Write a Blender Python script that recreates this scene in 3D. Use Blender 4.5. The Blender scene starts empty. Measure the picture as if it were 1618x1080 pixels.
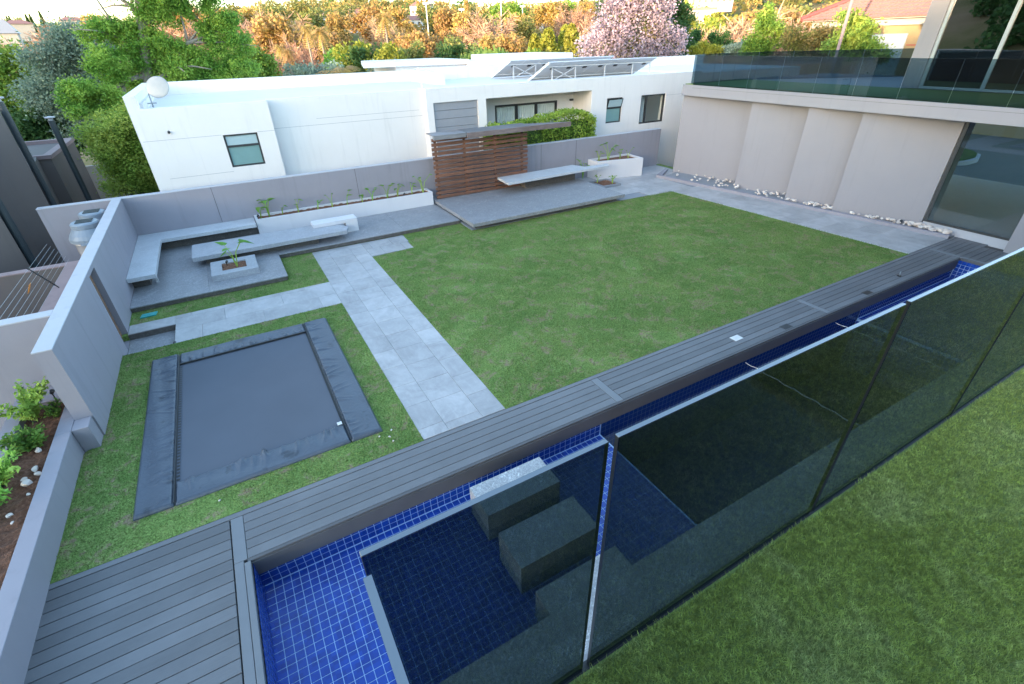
import bpy, math, random
import numpy as np
from mathutils import Vector, Matrix
R = math.radians
scn = bpy.context.scene
COL = scn.collection
# ------------------------------------------------------------------ camera
CAMH = 5.0
FPX = 760.3
YAW, PITCH, ROLL = R(29.023), R(32.009), R(-1.383)
def _axes():
    a, b, c = YAW, PITCH, ROLL
    f = np.array([math.sin(a)*math.cos(b), math.cos(a)*math.cos(b), -math.sin(b)])
    r = np.array([math.cos(a), -math.sin(a), 0.0]); u = np.cross(r, f)
    return r*math.cos(c)+u*math.sin(c), -r*math.sin(c)+u*math.cos(c), f
AX_R, AX_U, AX_F = _axes()
cam = bpy.data.cameras.new('camera'); cam_ob = bpy.data.objects.new('camera', cam); COL.objects.link(cam_ob)
m = Matrix.Identity(4)
for i in range(3):
    m[i][0] = AX_R[i]; m[i][1] = AX_U[i]; m[i][2] = -AX_F[i]
m[2][3] = CAMH
cam_ob.matrix_world = m
cam.sensor_width = 36; cam.lens = FPX/1618*36; cam.clip_start = 0.02; cam.clip_end = 5000
scn.camera = cam_ob
# ------------------------------------------------------------------ sky and sun
SUN_EL = R(4.6)
SUN_DIR = Vector((-0.93, -0.36, 0)).normalized()      # horizontal direction towards the sun
w = bpy.data.worlds.new('World'); scn.world = w; w.use_nodes = True
nt = w.node_tree; nt.nodes.clear()
sky = nt.nodes.new('ShaderNodeTexSky'); sky.sky_type = 'NISHITA'; sky.sun_disc = False
sky.sun_elevation = SUN_EL; sky.sun_rotation = math.atan2(SUN_DIR.x, SUN_DIR.y)
sky.altitude = 1500; sky.air_density = 1.0; sky.dust_density = 2.1; sky.ozone_density = 1.1
bg = nt.nodes.new('ShaderNodeBackground'); bg.inputs['Strength'].default_value = 0.15
wo = nt.nodes.new('ShaderNodeOutputWorld')
nt.links.new(sky.outputs[0], bg.inputs['Color']); nt.links.new(bg.outputs[0], wo.inputs['Surface'])
sun = bpy.data.lights.new('sun', 'SUN'); sun.energy = 1.35; sun.angle = R(0.5); sun.color = (1.0, 0.73, 0.48)
sun_ob = bpy.data.objects.new('sun', sun); COL.objects.link(sun_ob)
sv = Vector((SUN_DIR.x*math.cos(SUN_EL), SUN_DIR.y*math.cos(SUN_EL), math.sin(SUN_EL)))
sun_ob.rotation_euler = sv.to_track_quat('Z', 'Y').to_euler(); sun_ob.location = (-30, -20, 40)
vs = scn.view_settings
vs.view_transform = 'Standard'; vs.look = 'None'; vs.gamma = 1.0; vs.use_curve_mapping = False
vs.exposure = 3.5
scn.cycles.use_denoising = True; scn.cycles.denoising_prefilter = 'ACCURATE'; scn.cycles.use_adaptive_sampling = False
scn.cycles.max_bounces = 8; scn.cycles.transparent_max_bounces = 24
scn.cycles.glossy_bounces = 4; scn.cycles.sample_clamp_indirect = 6

# ------------------------------------------------------------------ helpers
rng = np.random.default_rng(7)
rnd = random.Random(5)
def ray(px, py):
    d = AX_R*(px-809) - AX_U*(py-540) + AX_F*FPX
    return d
def far(px, py, dist):                 # point seen at a pixel, at a horizontal distance
    d = ray(px, py); d = d/math.hypot(d[0], d[1])
    return Vector((d[0]*dist, d[1]*dist, CAMH+d[2]*dist))
def onY(px, py, Y):
    d = ray(px, py); return Vector(tuple(np.array([0, 0, CAMH])+d*(Y/d[1])))
def tag(o, label=None, cat=None, group=None, kind=None):
    if label: o['label'] = label
    if cat: o['category'] = cat
    if group: o['group'] = group
    if kind: o['kind'] = kind
    return o
def link(o, parent=None):
    COL.objects.link(o)
    if parent is not None: o.parent = parent
    return o
def empty(name, loc=(0, 0, 0), rz=0):
    o = bpy.data.objects.new(name, None); o.location = loc; o.rotation_euler = (0, 0, rz)
    o.empty_display_size = 0.2
    return link(o)
def children(o, _c={}):
    return list(o.children)
def copy_tree(o, parent=None):
    c = o.copy(); link(c, parent)
    for ch in list(o.children): copy_tree(ch, c)
    return c
class MB:
    def __init__(s): s.v = []; s.f = []; s.mi = []; s.k = 0
    def add(s, vs_, fs_, mi=0):
        n = len(s.v); s.v += [tuple(p) for p in vs_]
        s.f += [tuple(i+n for i in f) for f in fs_]; s.mi += [mi]*len(fs_)
        return s
    def box(s, x0, x1, y0, y1, z0, z1, mi=0):
        return s.add([(x0,y0,z0),(x1,y0,z0),(x1,y1,z0),(x0,y1,z0),(x0,y0,z1),(x1,y0,z1),(x1,y1,z1),(x0,y1,z1)],
                     [(0,3,2,1),(4,5,6,7),(0,1,5,4),(1,2,6,5),(2,3,7,6),(3,0,4,7)], mi)
    def prism(s, poly, z0, z1, mi=0):
        n = len(poly)
        a = sum(poly[i][0]*poly[(i+1)%n][1]-poly[(i+1)%n][0]*poly[i][1] for i in range(n))
        if a < 0: poly = poly[::-1]
        vs_ = [(p[0],p[1],z0) for p in poly]+[(p[0],p[1],z1) for p in poly]
        fs_ = [tuple(range(n))[::-1], tuple(range(n,2*n))]+[(i,(i+1)%n,n+(i+1)%n,n+i) for i in range(n)]
        return s.add(vs_, fs_, mi)
    def obox(s, c, u, v_, w_, mi=0):       # box from centre and three half vectors
        c, u, v_, w_ = map(Vector, (c, u, v_, w_))
        P = [c+a*u+b*v_+d*w_ for d in (-1,1) for (a,b) in ((-1,-1),(1,-1),(1,1),(-1,1))]
        return s.add(P, [(0,3,2,1),(4,5,6,7),(0,1,5,4),(1,2,6,5),(2,3,7,6),(3,0,4,7)], mi)
    def bar(s, a, b, wd, ht, mi=0):
        a, b = Vector(a), Vector(b); d = b-a; L = d.length; d.normalize()
        up = Vector((0,0,1)) if abs(d.z) < .95 else Vector((0,1,0))
        x = d.cross(up).normalized(); y = x.cross(d).normalized()
        return s.obox((a+b)/2, d*L/2, x*wd/2, y*ht/2, mi)
    def tube(s, pts, rs, seg=8, mi=0, cap=True):
        pts = [Vector(p) for p in pts]
        if not hasattr(rs, '__len__'): rs = [rs]*len(pts)
        vs_ = []; fs_ = []
        px = None
        for i, p in enumerate(pts):
            d = (pts[min(i+1,len(pts)-1)]-pts[max(i-1,0)]).normalized()
            if px is None:
                px = d.cross(Vector((0,0,1)) if abs(d.z) < .9 else Vector((1,0,0))).normalized()
            else:
                px = (px-d*px.dot(d)).normalized()
            py = d.cross(px)
            for k in range(seg):
                a = 2*math.pi*k/seg; vs_.append(p+px*math.cos(a)*rs[i]+py*math.sin(a)*rs[i])
        for i in range(len(pts)-1):
            for k in range(seg):
                a, b = i*seg+k, i*seg+(k+1)%seg
                fs_.append((a,b,b+seg,a+seg))
        if cap:
            fs_.append(tuple(range(seg))[::-1]); fs_.append(tuple(range((len(pts)-1)*seg, len(pts)*seg)))
        return s.add(vs_, fs_, mi)
    def lathe(s, prof, c=(0,0,0), seg=24, mi=0):
        vs_ = []; fs_ = []
        for (r, z) in prof:
            for k in range(seg):
                a = 2*math.pi*k/seg; vs_.append((c[0]+r*math.cos(a), c[1]+r*math.sin(a), c[2]+z))
        for i in range(len(prof)-1):
            for k in range(seg):
                a, b = i*seg+k, i*seg+(k+1)%seg; fs_.append((a,b,b+seg,a+seg))
        fs_.append(tuple(range(seg))[::-1]); fs_.append(tuple(range((len(prof)-1)*seg, len(prof)*seg)))
        return s.add(vs_, fs_, mi)
    def mesh(s, name):
        me = bpy.data.meshes.new(name); me.from_pydata(s.v, [], s.f)
        if any(s.mi): me.polygons.foreach_set('material_index', s.mi)
        me.update(); return me
    def build(s, name, mats, parent=None, bevel=0, smooth=False, loc=None):
        me = s.mesh(name)
        for mm in (mats if isinstance(mats, (list, tuple)) else [mats]): me.materials.append(mm)
        if smooth: me.shade_smooth()
        o = bpy.data.objects.new(name, me); link(o, parent)
        if loc is not None: o.location = loc
        if bevel:
            b = o.modifiers.new('bevel', 'BEVEL'); b.width = bevel; b.segments = 2; b.limit_method = 'ANGLE'
        return o
def np_mesh(name, V, F, mats):
    me = bpy.data.meshes.new(name); nv = len(V); nf = len(F); k = F.shape[1]
    me.vertices.add(nv); me.vertices.foreach_set('co', V.astype(np.float32).ravel())
    me.loops.add(nf*k); me.loops.foreach_set('vertex_index', F.astype(np.int32).ravel())
    me.polygons.add(nf); me.polygons.foreach_set('loop_start', np.arange(0, nf*k, k, dtype=np.int32))
    me.polygons.foreach_set('loop_total', np.full(nf, k, dtype=np.int32))
    me.update(calc_edges=True)
    for mm in mats: me.materials.append(mm)
    return me

# ------------------------------------------------------------------ materials
class NM:
    def __init__(s, name):
        s.m = bpy.data.materials.new(name); s.m.use_nodes = True; s.t = s.m.node_tree
        s.b = s.t.nodes['Principled BSDF']; s.out = s.t.nodes['Material Output']
    def n(s, typ, **kw):
        nd = s.t.nodes.new('ShaderNode'+typ)
        for k, v in kw.items(): setattr(nd, k, v)
        return nd
    def l(s, a, b): s.t.links.new(a, b)
    def coord(s, scale=(1,1,1), which='Object', rot=(0,0,0)):
        c = s.n('TexCoord'); mp = s.n('Mapping'); mp.inputs['Scale'].default_value = scale; mp.inputs['Rotation'].default_value = rot
        s.l(c.outputs[which], mp.inputs['Vector']); return mp.outputs[0]
    def wpos(s, scale=(1,1,1)):
        g = s.n('NewGeometry'); mp = s.n('Mapping'); mp.inputs['Scale'].default_value = scale
        s.l(g.outputs['Position'], mp.inputs['Vector']); return mp.outputs[0]
    def noise(s, vec, scale=5, detail=4, rough=.55, dist=0):
        n = s.n('TexNoise'); s.l(vec, n.inputs['Vector']); n.inputs['Scale'].default_value = scale
        n.inputs['Detail'].default_value = detail; n.inputs['Roughness'].default_value = rough; n.inputs['Distortion'].default_value = dist
        return n.outputs['Fac']
    def ramp(s, fac, stops):
        r = s.n('ValToRGB'); s.l(fac, r.inputs[0]); e = r.color_ramp.elements
        while len(e) < len(stops): e.new(.5)
        for i, (p, c) in enumerate(stops):
            e[i].position = p; e[i].color = (c[0], c[1], c[2], 1) if hasattr(c, '__len__') else (c, c, c, 1)
        return r.outputs[0]
    def mix(s, fac, a, b, mode='MIX'):
        x = s.n('Mix', data_type='RGBA', blend_type=mode)
        for sock, v in ((x.inputs[0], fac), (x.inputs[6], a), (x.inputs[7], b)):
            if hasattr(v, 'links'): s.l(v, sock)
            elif hasattr(v, '__len__'): sock.default_value = (v[0], v[1], v[2], 1)
            else: sock.default_value = v
        return x.outputs[2]
    def math(s, op, a, b=0.0):
        x = s.n('Math', operation=op)
        for sock, v in ((x.inputs[0], a), (x.inputs[1], b)):
            if hasattr(v, 'links'): s.l(v, sock)
            else: sock.default_value = v
        return x.outputs[0]
    def bump(s, h, strength=.3, dist=.01):
        b = s.n('Bump'); b.inputs['Strength'].default_value = strength; b.inputs['Distance'].default_value = dist
        s.l(h, b.inputs['Height']); s.l(b.outputs[0], s.b.inputs['Normal']); return b.outputs[0]
    def fin(s, color=None, rough=.7, metal=0, spec=None):
        if color is not None:
            if hasattr(color, 'links'): s.l(color, s.b.inputs['Base Color'])
            else: s.b.inputs['Base Color'].default_value = (*color, 1)
        if hasattr(rough, 'links'): s.l(rough, s.b.inputs['Roughness'])
        else: s.b.inputs['Roughness'].default_value = rough
        s.b.inputs['Metallic'].default_value = metal
        if spec is not None: s.b.inputs['Specular IOR Level'].default_value = spec
        return s.m
def c3(c, k): return tuple(x*k for x in c)
def plaster(name, c, streak=.06, rough=.8, bump=.25, wet=.0):
    M = NM(name); p = M.wpos()
    n1 = M.noise(p, 1.3, 5, .6); n2 = M.noise(M.wpos((6,6,.5)), 1.0, 4, .6); n3 = M.noise(p, 60, 3, .6)
    col = M.mix(n1, c3(c, 1-streak), c3(c, 1+streak))
    st = M.ramp(n2, [(.55, 0.0), (.85, 1.0)])
    col = M.mix(M.math('MULTIPLY', st, .32+wet), col, c3(c, .72))
    M.bump(n3, bump, .004)
    return M.fin(col, rough)
def simple(name, c, rough=.5, metal=0, var=.08, scale=8, bump=0):
    M = NM(name); p = M.coord()
    n = M.noise(p, scale, 4)
    col = M.mix(n, c3(c, 1-var), c3(c, 1+var))
    if bump: M.bump(M.noise(p, scale*6, 3), bump, .004)
    return M.fin(col, rough, metal)
MAT = {}
MAT['grey_plaster'] = plaster('grey_plaster', (.26, .25, .285), .11, wet=.3)
MAT['wall_cap'] = plaster('wall_cap', (.41, .415, .45), streak=.1, wet=.35)
MAT['house_grey'] = plaster('house_grey', (.275, .265, .285), .05)
MAT['white_plaster'] = plaster('white_plaster', (.72, .69, .675), .05, wet=.15, bump=.15)
MAT['roof_white'] = plaster('roof_white', (.66, .63, .62), .06, wet=.3)
MAT['taupe_plaster'] = plaster('taupe_plaster', (.13, .112, .107), .12, wet=.2)
MAT['cream_plaster'] = plaster('cream_plaster', (.36, .25, .125), .04)
MAT['cream_trim'] = plaster('cream_trim', (.40, .37, .33), .04)
MAT['pink_cap'] = plaster('pink_cap', (.27, .20, .20), .2, wet=.4)
MAT['planter_white'] = plaster('planter_white', (.56, .56, .59), .04)
def stone(name, base, fleck, fs=.5, rough=.45, sc=1.0):
    M = NM(name); p = M.wpos()
    n1 = M.noise(p, 2.2*sc, 6, .65); n2 = M.noise(p, 22*sc, 5, .7, 1.5); n3 = M.noise(p, 90*sc, 2, .5)
    v = M.n('TexVoronoi', feature='DISTANCE_TO_EDGE'); v.inputs['Scale'].default_value = 5*sc
    wv = M.noise(p, 6*sc, 4, .6)
    vv = M.n('VectorMath', operation='ADD'); M.l(p, vv.inputs[0])
    cmb = M.n('CombineXYZ'); M.l(wv, cmb.inputs[0]); M.l(wv, cmb.inputs[1]); M.l(vv.outputs[0], v.inputs['Vector']); M.l(cmb.outputs[0], vv.inputs[1])
    vein = M.ramp(v.outputs['Distance'], [(0.0, 1.0), (.025, 0.0)])
    col = M.mix(n1, c3(base, .75), c3(base, 1.3))
    col = M.mix(M.ramp(n2, [(.48, 0.0), (.68, 1.0)]), col, fleck)
    brk = M.ramp(M.noise(p, 3, 3), [(.5, 0.0), (.62, 1.0)])
    col = M.mix(M.math('MULTIPLY', M.math('MULTIPLY', vein, brk), fs), col, c3(fleck, 1.8))
    M.bump(n3, .3, .003)
    return M.fin(col, M.math('ADD', M.math('MULTIPLY', n2, .25), rough-.1))
MAT['stone'] = stone('dark_grey_stone', (.195, .20, .215), (.36, .37, .395))
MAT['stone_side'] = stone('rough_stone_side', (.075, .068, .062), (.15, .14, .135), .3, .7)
MAT['bench_stone'] = stone('pale_bench_stone', (.42, .44, .47), (.55, .57, .60), .3)
MAT['bench_dark'] = stone('bench_mid_stone', (.28, .295, .325), (.42, .44, .48), .3)
MAT['block_stone'] = stone('stepping_stone', (.22, .235, .25), (.50, .53, .55), 1.0, .4, 1.4)
def paver_mat():
    M = NM('path_tile'); p = M.wpos(); oi = M.n('ObjectInfo')
    n1 = M.noise(p, 1.8, 6, .7, .6); n2 = M.noise(M.wpos((9, 3, 3)), 1.5, 4, .6); n3 = M.noise(p, 80, 2)
    b = (.345, .342, .35)
    col = M.mix(M.ramp(n1, [(.35, 0.0), (.65, 1.0)]), c3(b, .80), c3(b, 1.14))
    col = M.mix(M.math('MULTIPLY', M.ramp(n2, [(.5, 0.0), (.8, 1.0)]), .5), col, c3(b, 1.3))
    k = M.math('ADD', M.math('MULTIPLY', oi.outputs['Random'], .20), .90)
    mul = M.n('VectorMath', operation='SCALE'); M.l(col, mul.inputs[0]); M.l(k, mul.inputs['Scale'])
    M.bump(n3, .15, .002)
    return M.fin(mul.outputs[0], .42)
MAT['paver'] = paver_mat()
MAT['grout'] = simple('tile_joint', (.24, .25, .27), .9)
def board_mat():
    M = NM('deck_board'); p = M.wpos(); oi = M.n('ObjectInfo')
    st = M.noise(M.wpos((1.2, 90, 1)), 1.0, 4, .7); n1 = M.noise(p, .9, 5, .65)
    gr = M.n('TexWave', wave_type='BANDS', bands_direction='Y'); M.l(M.wpos(), gr.inputs['Vector']); gr.inputs['Scale'].default_value = 36
    b = (.115, .118, .127)
    col = M.mix(st, c3(b, .78), c3(b, 1.25)); col = M.mix(M.math('MULTIPLY', M.ramp(n1, [(.45, 0.0), (.75, 1.0)]), .55), col, c3(b, 1.5))
    k = M.math('ADD', M.math('MULTIPLY', oi.outputs['Random'], .34), .83)
    mul = M.n('VectorMath', operation='SCALE'); M.l(col, mul.inputs[0]); M.l(k, mul.inputs['Scale'])
    M.bump(M.math('ADD', M.math('MULTIPLY', gr.outputs['Fac'], .7), M.math('MULTIPLY', st, .5)), .35, .003)
    return M.fin(mul.outputs[0], .55)
MAT['board'] = board_mat()
MAT['fascia'] = simple('fascia_board', (.085, .085, .09), .6, var=.25, scale=3, bump=.2)
MAT['batten'] = simple('deck_batten', (.155, .165, .18), .55, var=.1, scale=6)
def lawn_color(M, soil=True, cols=None):
    p = M.wpos()
    n1 = M.noise(p, .7, 5, .7); n2 = M.noise(p, 3.0, 6, .72, .6); n3 = M.noise(p, 11, 4, .7)
    n5 = M.noise(p, 34, 3, .8)
    g1, g2, g3 = cols or ((.115, .19, .050), (.175, .25, .072), (.28, .29, .12))
    col = M.mix(M.ramp(n1, [(.35, 0.0), (.65, 1.0)]), g1, g2)
    col = M.mix(M.math('MULTIPLY', M.ramp(n2, [(.48, 0.0), (.72, 1.0)]), .75), col, g3)
    col = M.mix(1.0, col, M.ramp(n5, [(.3, .45), (.7, 1.55)]), 'MULTIPLY')
    if soil:
        f = M.math('MULTIPLY', M.ramp(n2, [(.535, 0.0), (.60, 1.0)]), M.ramp(n3, [(.44, 0.0), (.56, 1.0)]))
        col = M.mix(M.math('MULTIPLY', f, .85), col, (.26, .19, .135))
    return col, n3
def grass_mat(name, blade=False, cols=None, soil=True):
    M = NM(name); col, n3 = lawn_color(M, soil, cols)
    if blade:
        hv = M.noise(M.wpos(), 70, 1)
        col = M.mix(M.ramp(hv, [(.3, 0.0), (.7, 1.0)]), c3((.6, .6, .6), 1), (1.35, 1.35, 1.2)) if False else M.mix(hv, col, col)
        k = M.math('ADD', M.math('MULTIPLY', hv, 1.1), .45)
        mul = M.n('VectorMath', operation='SCALE'); M.l(col, mul.inputs[0]); M.l(k, mul.inputs['Scale'])
        tr = M.n('BsdfTranslucent'); M.l(mul.outputs[0], tr.inputs[0])
        M.fin(mul.outputs[0], .6, spec=.25)
        mx = M.n('MixShader'); mx.inputs[0].default_value = .3
        M.l(M.b.outputs[0], mx.inputs[1]); M.l(tr.outputs[0], mx.inputs[2]); M.l(mx.outputs[0], M.out.inputs[0])
        return M.m
    M.bump(n3, .6, .03); return M.fin(col, .9, spec=.1)
MAT['lawn_base'] = grass_mat('lawn_ground')
MAT['lawn_blade'] = grass_mat('lawn_blades', True)
TC = ((.29, .35, .08), (.43, .50, .145), (.54, .58, .28))
MAT['turf_base'] = simple('turf_backing', (.15, .20, .055), .9)
MAT['turf_blade'] = grass_mat('turf_blades', True, TC, False)
def soil_mat():
    M = NM('bark_soil'); p = M.wpos()
    n = M.noise(p, 26, 5, .8); n2 = M.noise(p, 4, 4)
    col = M.ramp(n, [(.3, (.03, .015, .01)), (.48, (.17, .075, .042)), (.6, (.34, .165, .10)), (.74, (.50, .38, .30))])
    M.bump(n, 1.0, .05); return M.fin(M.mix(n2, col, (.18, .085, .05)), .95)
MAT['soil'] = soil_mat()
def tile_mat():
    M = NM('blue_pool_tile'); oi = M.n('ObjectInfo'); v = M.n('TexWhiteNoise'); 
    sn = M.n('VectorMath', operation='SNAP'); g = M.n('NewGeometry'); M.l(g.outputs['Position'], sn.inputs[0]); sn.inputs[1].default_value = (.098, .098, .098)
    M.l(sn.outputs[0], v.inputs['Vector'])
    col = M.mix(v.outputs['Value'], (.006, .040, .25), (.010, .062, .35))
    return M.fin(col, .25)
MAT['tile'] = tile_mat()
MAT['shaded_deep_joint'] = simple('shaded_pool_joint', (.08, .12, .18), .8)  # darkened joint copy, shade under the fascia put into its colour
MAT['deep_tile'] = simple('shaded_pool_tile', (.006, .034, .15), .25)  # darkened tile copy, fascia shade and reflections put into its colour
MAT['tile_joint'] = simple('pool_joint', (.50, .64, .80), .8)
def water_mat():
    M = NM('pool_water'); p = M.wpos()
    n = M.noise(p, 1.6, 3, .5)
    b = M.n('Bump'); b.inputs['Strength'].default_value = .12; b.inputs['Distance'].default_value = .02; M.l(n, b.inputs['Height'])
    tr = M.n('BsdfTransparent'); tr.inputs[0].default_value = (.95, .98, 1, 1)
    gl = M.n('BsdfGlossy'); gl.inputs['Roughness'].default_value = .01; M.l(b.outputs[0], gl.inputs['Normal'])
    fr = M.n('Fresnel'); fr.inputs[0].default_value = 1.33; M.l(b.outputs[0], fr.inputs['Normal']); ge = M.n('NewGeometry')
    va = M.n('VolumeAbsorption'); va.inputs[0].default_value = (.15, .45, .82, 1); va.inputs[1].default_value = .5; M.l(va.outputs[0], M.out.inputs['Volume'])
    fac = M.math('MULTIPLY', fr.outputs[0], M.math('SUBTRACT', 1.0, ge.outputs['Backfacing']))
    mx = M.n('MixShader'); M.l(fac, mx.inputs[0]); M.l(tr.outputs[0], mx.inputs[1]); M.l(gl.outputs[0], mx.inputs[2])
    M.l(mx.outputs[0], M.out.inputs[0]); M.t.nodes.remove(M.b); return M.m
MAT['water'] = water_mat()
def glass_mat(name, tint, ior=1.5, rough=.0):
    M = NM(name)
    tr = M.n('BsdfTransparent'); tr.inputs[0].default_value = (*tint, 1)
    gl = M.n('BsdfGlossy'); gl.inputs['Roughness'].default_value = rough
    fr = M.n('Fresnel'); fr.inputs[0].default_value = ior; ge = M.n('NewGeometry')
    fac = M.math('MULTIPLY', fr.outputs[0], M.math('SUBTRACT', 1.0, ge.outputs['Backfacing']))
    mx = M.n('MixShader'); M.l(fac, mx.inputs[0]); M.l(tr.outputs[0], mx.inputs[1]); M.l(gl.outputs[0], mx.inputs[2])
    M.l(mx.outputs[0], M.out.inputs[0]); M.t.nodes.remove(M.b); return M.m
MAT['tint_glass'] = glass_mat('tinted_glass', (.285, .34, .365), 1.45)
MAT['tint_glass_far'] = glass_mat('tinted_terrace_glass', (.42, .52, .56), 1.6)
MAT['house_glass'] = glass_mat('house_window_glass', (.62, .70, .74), 1.7)
MAT['upper_glass'] = glass_mat('upper_window_glass', (.22, .25, .28), 3.4)
MAT['clear_glass'] = glass_mat('window_glass', (.92, .95, .95), 1.4)
MAT['glass_edge'] = simple('polished_glass_edge', (.115, .145, .18), .25, var=.05)
MAT['gasket'] = simple('dark_glass_side', (.012, .014, .016), .3)
MAT['dark_frame'] = simple('dark_frame', (.035, .037, .04), .4)
MAT['black'] = simple('black_plastic', (.015, .015, .016), .45)
MAT['mid_frame'] = simple('silver_frame', (.35, .38, .40), .35, .3)
MAT['louvre'] = simple('grey_louvre', (.27, .28, .31), .5)
MAT['curtain'] = simple('pale_curtain', (.80, .79, .78), .9)
MAT['teal_blind'] = simple('frosted_teal_pane', (.17, .30, .30), .35)
MAT['pale_blind'] = simple('frosted_pale_pane', (.36, .47, .50), .35)
MAT['pale_floor'] = simple('polished_floor', (.42, .46, .50), .18)
MAT['interior'] = simple('dark_interior', (.26, .25, .24), .8)
def wood_mat(name, a, b, c):
    M = NM(name); oi = M.n('ObjectInfo'); p = M.coord((1.5, 14, 14))
    n = M.noise(p, 2.2, 5, .7); n2 = M.noise(M.wpos(), 1.1, 4)
    col = M.ramp(n, [(.25, a), (.5, b), (.75, c)])
    col = M.mix(M.math('MULTIPLY', M.ramp(n2, [(.45, 0.0), (.7, 1.0)]), .6), col, (.10, .065, .05))
    k = M.math('ADD', M.math('MULTIPLY', oi.outputs['Random'], .55), .7)
    mul = M.n('VectorMath', operation='SCALE'); M.l(col, mul.inputs[0]); M.l(k, mul.inputs['Scale'])
    M.bump(n, .4, .006); return M.fin(mul.outputs[0], .6)
MAT['slat'] = wood_mat('red_brown_slat', (.055, .026, .017), (.16, .068, .04), (.29, .135, .075))
MAT['old_beam'] = wood_mat('weathered_beam', (.12, .095, .09), (.20, .155, .15), (.28, .22, .21))
MAT['grey_beam'] = wood_mat('grey_beam', (.10, .10, .11), (.17, .17, .18), (.21, .21, .22))
MAT['door_wood'] = wood_mat('door_wood', (.10, .05, .03), (.22, .12, .07), (.32, .19, .12))
def pad_mat():
    M = NM('blue_grey_vinyl'); p = M.wpos()
    n = M.noise(p, 1.6, 5, .65); s = M.ramp(M.noise(p, 3.1, 4, .6), [(.58, 0.0), (.66, 1.0)])
    b = (.060, .076, .103)
    col = M.mix(n, c3(b, .7), c3(b, 1.35)); col = M.mix(M.math('MULTIPLY', s, .7), col, c3(b, .35))
    n2 = M.noise(M.wpos((2, 2, 2)), 5, 4, .6, 1.0)
    M.bump(n2, .4, .02); return M.fin(col, .38)
MAT['pad'] = pad_mat()
MAT['mat_fabric'] = simple('jumping_mat', (.075, .088, .115), .75, var=.12, scale=1.2)
MAT['black_steel'] = simple('black_steel', (.02, .022, .025), .4)
def rock_mat():
    M = NM('pale_rock'); oi = M.n('ObjectInfo'); p = M.coord()
    n = M.noise(p, 9, 5, .7)
    col = M.mix(n, (.50, .45, .41), (.82, .78, .74)); col = M.mix(M.math('MULTIPLY', oi.outputs['Random'], .5), col, (.52, .36, .28))
    M.bump(n, .6, .01); return M.fin(col, .8)
MAT['rock'] = rock_mat()
MAT['panel_back'] = simple('solar_panel_back', (.50, .51, .54), .5)
MAT['panel_cell'] = simple('solar_cell', (.01, .015, .04), .15)
MAT['alu'] = simple('aluminium', (.72, .72, .74), .35, .4)
MAT['dish'] = simple('dish_grey', (.42, .40, .375), .5)
MAT['bark'] = simple('bark', (.10, .085, .07), .9, var=.4, scale=5, bump=.5)
MAT['pale_bark'] = simple('pale_bark', (.24, .21, .18), .9, var=.3, scale=5, bump=.5)
MAT['tank'] = simple('tank_plastic', (.19, .235, .29), .4, var=.1)
MAT['wrap'] = simple('pallet_wrap', (.36, .35, .37), .25, var=.5, scale=3)
MAT['orange'] = simple('orange_sign', (.75, .28, .03), .5)
MAT['turq'] = simple('turquoise_lid', (.03, .30, .30), .5)
MAT['white_paint'] = simple('white_paint', (.60, .60, .59), .5)
MAT['flue'] = simple('flue_steel', (.030, .042, .050), .45)
def rooftile_mat():
    M = NM('terracotta_tile'); p = M.wpos(); n = M.noise(p, 1.2, 5, .7); n2 = M.noise(p, 12, 3)
    col = M.mix(n, (.22, .085, .07), (.32, .15, .125)); col = M.mix(M.math('MULTIPLY', n2, .5), col, (.34, .21, .18))
    return M.fin(col, .7)
MAT['rooftile'] = rooftile_mat()
MAT['ridge_red'] = simple('ridge_red', (.40, .06, .055), .6)
def leaf_mat(name, a, b, c=None, trans=.35, rough=.55, obj=.35, nscale=.9):
    M = NM(name); oi = M.n('ObjectInfo'); g = M.n('NewGeometry')
    n = M.noise(M.wpos(), nscale, 3, .6)
    isl = g.outputs['Random Per Island']
    col = M.mix(isl, a, b)
    if c is not None: col = M.mix(M.ramp(n, [(.42, 0.0), (.66, 1.0)]), col, c)
    hs = M.n('HueSaturation'); M.l(col, hs.inputs['Color'])
    M.l(M.math('ADD', M.math('MULTIPLY', oi.outputs['Random'], .03), .485), hs.inputs['Hue'])
    M.l(M.math('ADD', M.math('MULTIPLY', oi.outputs['Random'], obj), 1-obj/2), hs.inputs['Value'])
    tr = M.n('BsdfTranslucent'); M.l(hs.outputs[0], tr.inputs[0])
    M.fin(hs.outputs[0], rough, spec=.2)
    mx = M.n('MixShader'); mx.inputs[0].default_value = trans
    M.l(M.b.outputs[0], mx.inputs[1]); M.l(tr.outputs[0], mx.inputs[2]); M.l(mx.outputs[0], M.out.inputs[0])
    return M.m
MAT['leaf_green'] = leaf_mat('green_leaf', (.09, .20, .035), (.21, .37, .06), (.33, .45, .08))
MAT['leaf_lime'] = leaf_mat('lime_leaf', (.13, .29, .05), (.32, .52, .09), (.42, .54, .11))
MAT['leaf_dark'] = leaf_mat('dark_leaf', (.03, .08, .025), (.07, .14, .045), (.10, .18, .05))
MAT['leaf_silver'] = leaf_mat('silver_leaf', (.14, .21, .15), (.34, .42, .34), (.22, .30, .22))
MAT['leaf_gold'] = leaf_mat('golden_leaf', (.25, .20, .055), (.48, .34, .11), (.52, .30, .14))
MAT['leaf_olive'] = leaf_mat('olive_leaf', (.12, .17, .045), (.24, .27, .08), (.32, .26, .10))
MAT['leaf_yellow'] = leaf_mat('yellow_green_leaf', (.18, .22, .03), (.36, .36, .06))
MAT['leaf_willow'] = leaf_mat('willow_leaf', (.15, .24, .05), (.32, .40, .10))
MAT['twig'] = leaf_mat('bare_twig', (.34, .20, .13), (.55, .36, .25), trans=.1)
MAT['blossom'] = leaf_mat('lilac_blossom', (.34, .26, .33), (.56, .46, .54), (.40, .31, .36), .3, obj=.05)
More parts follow.
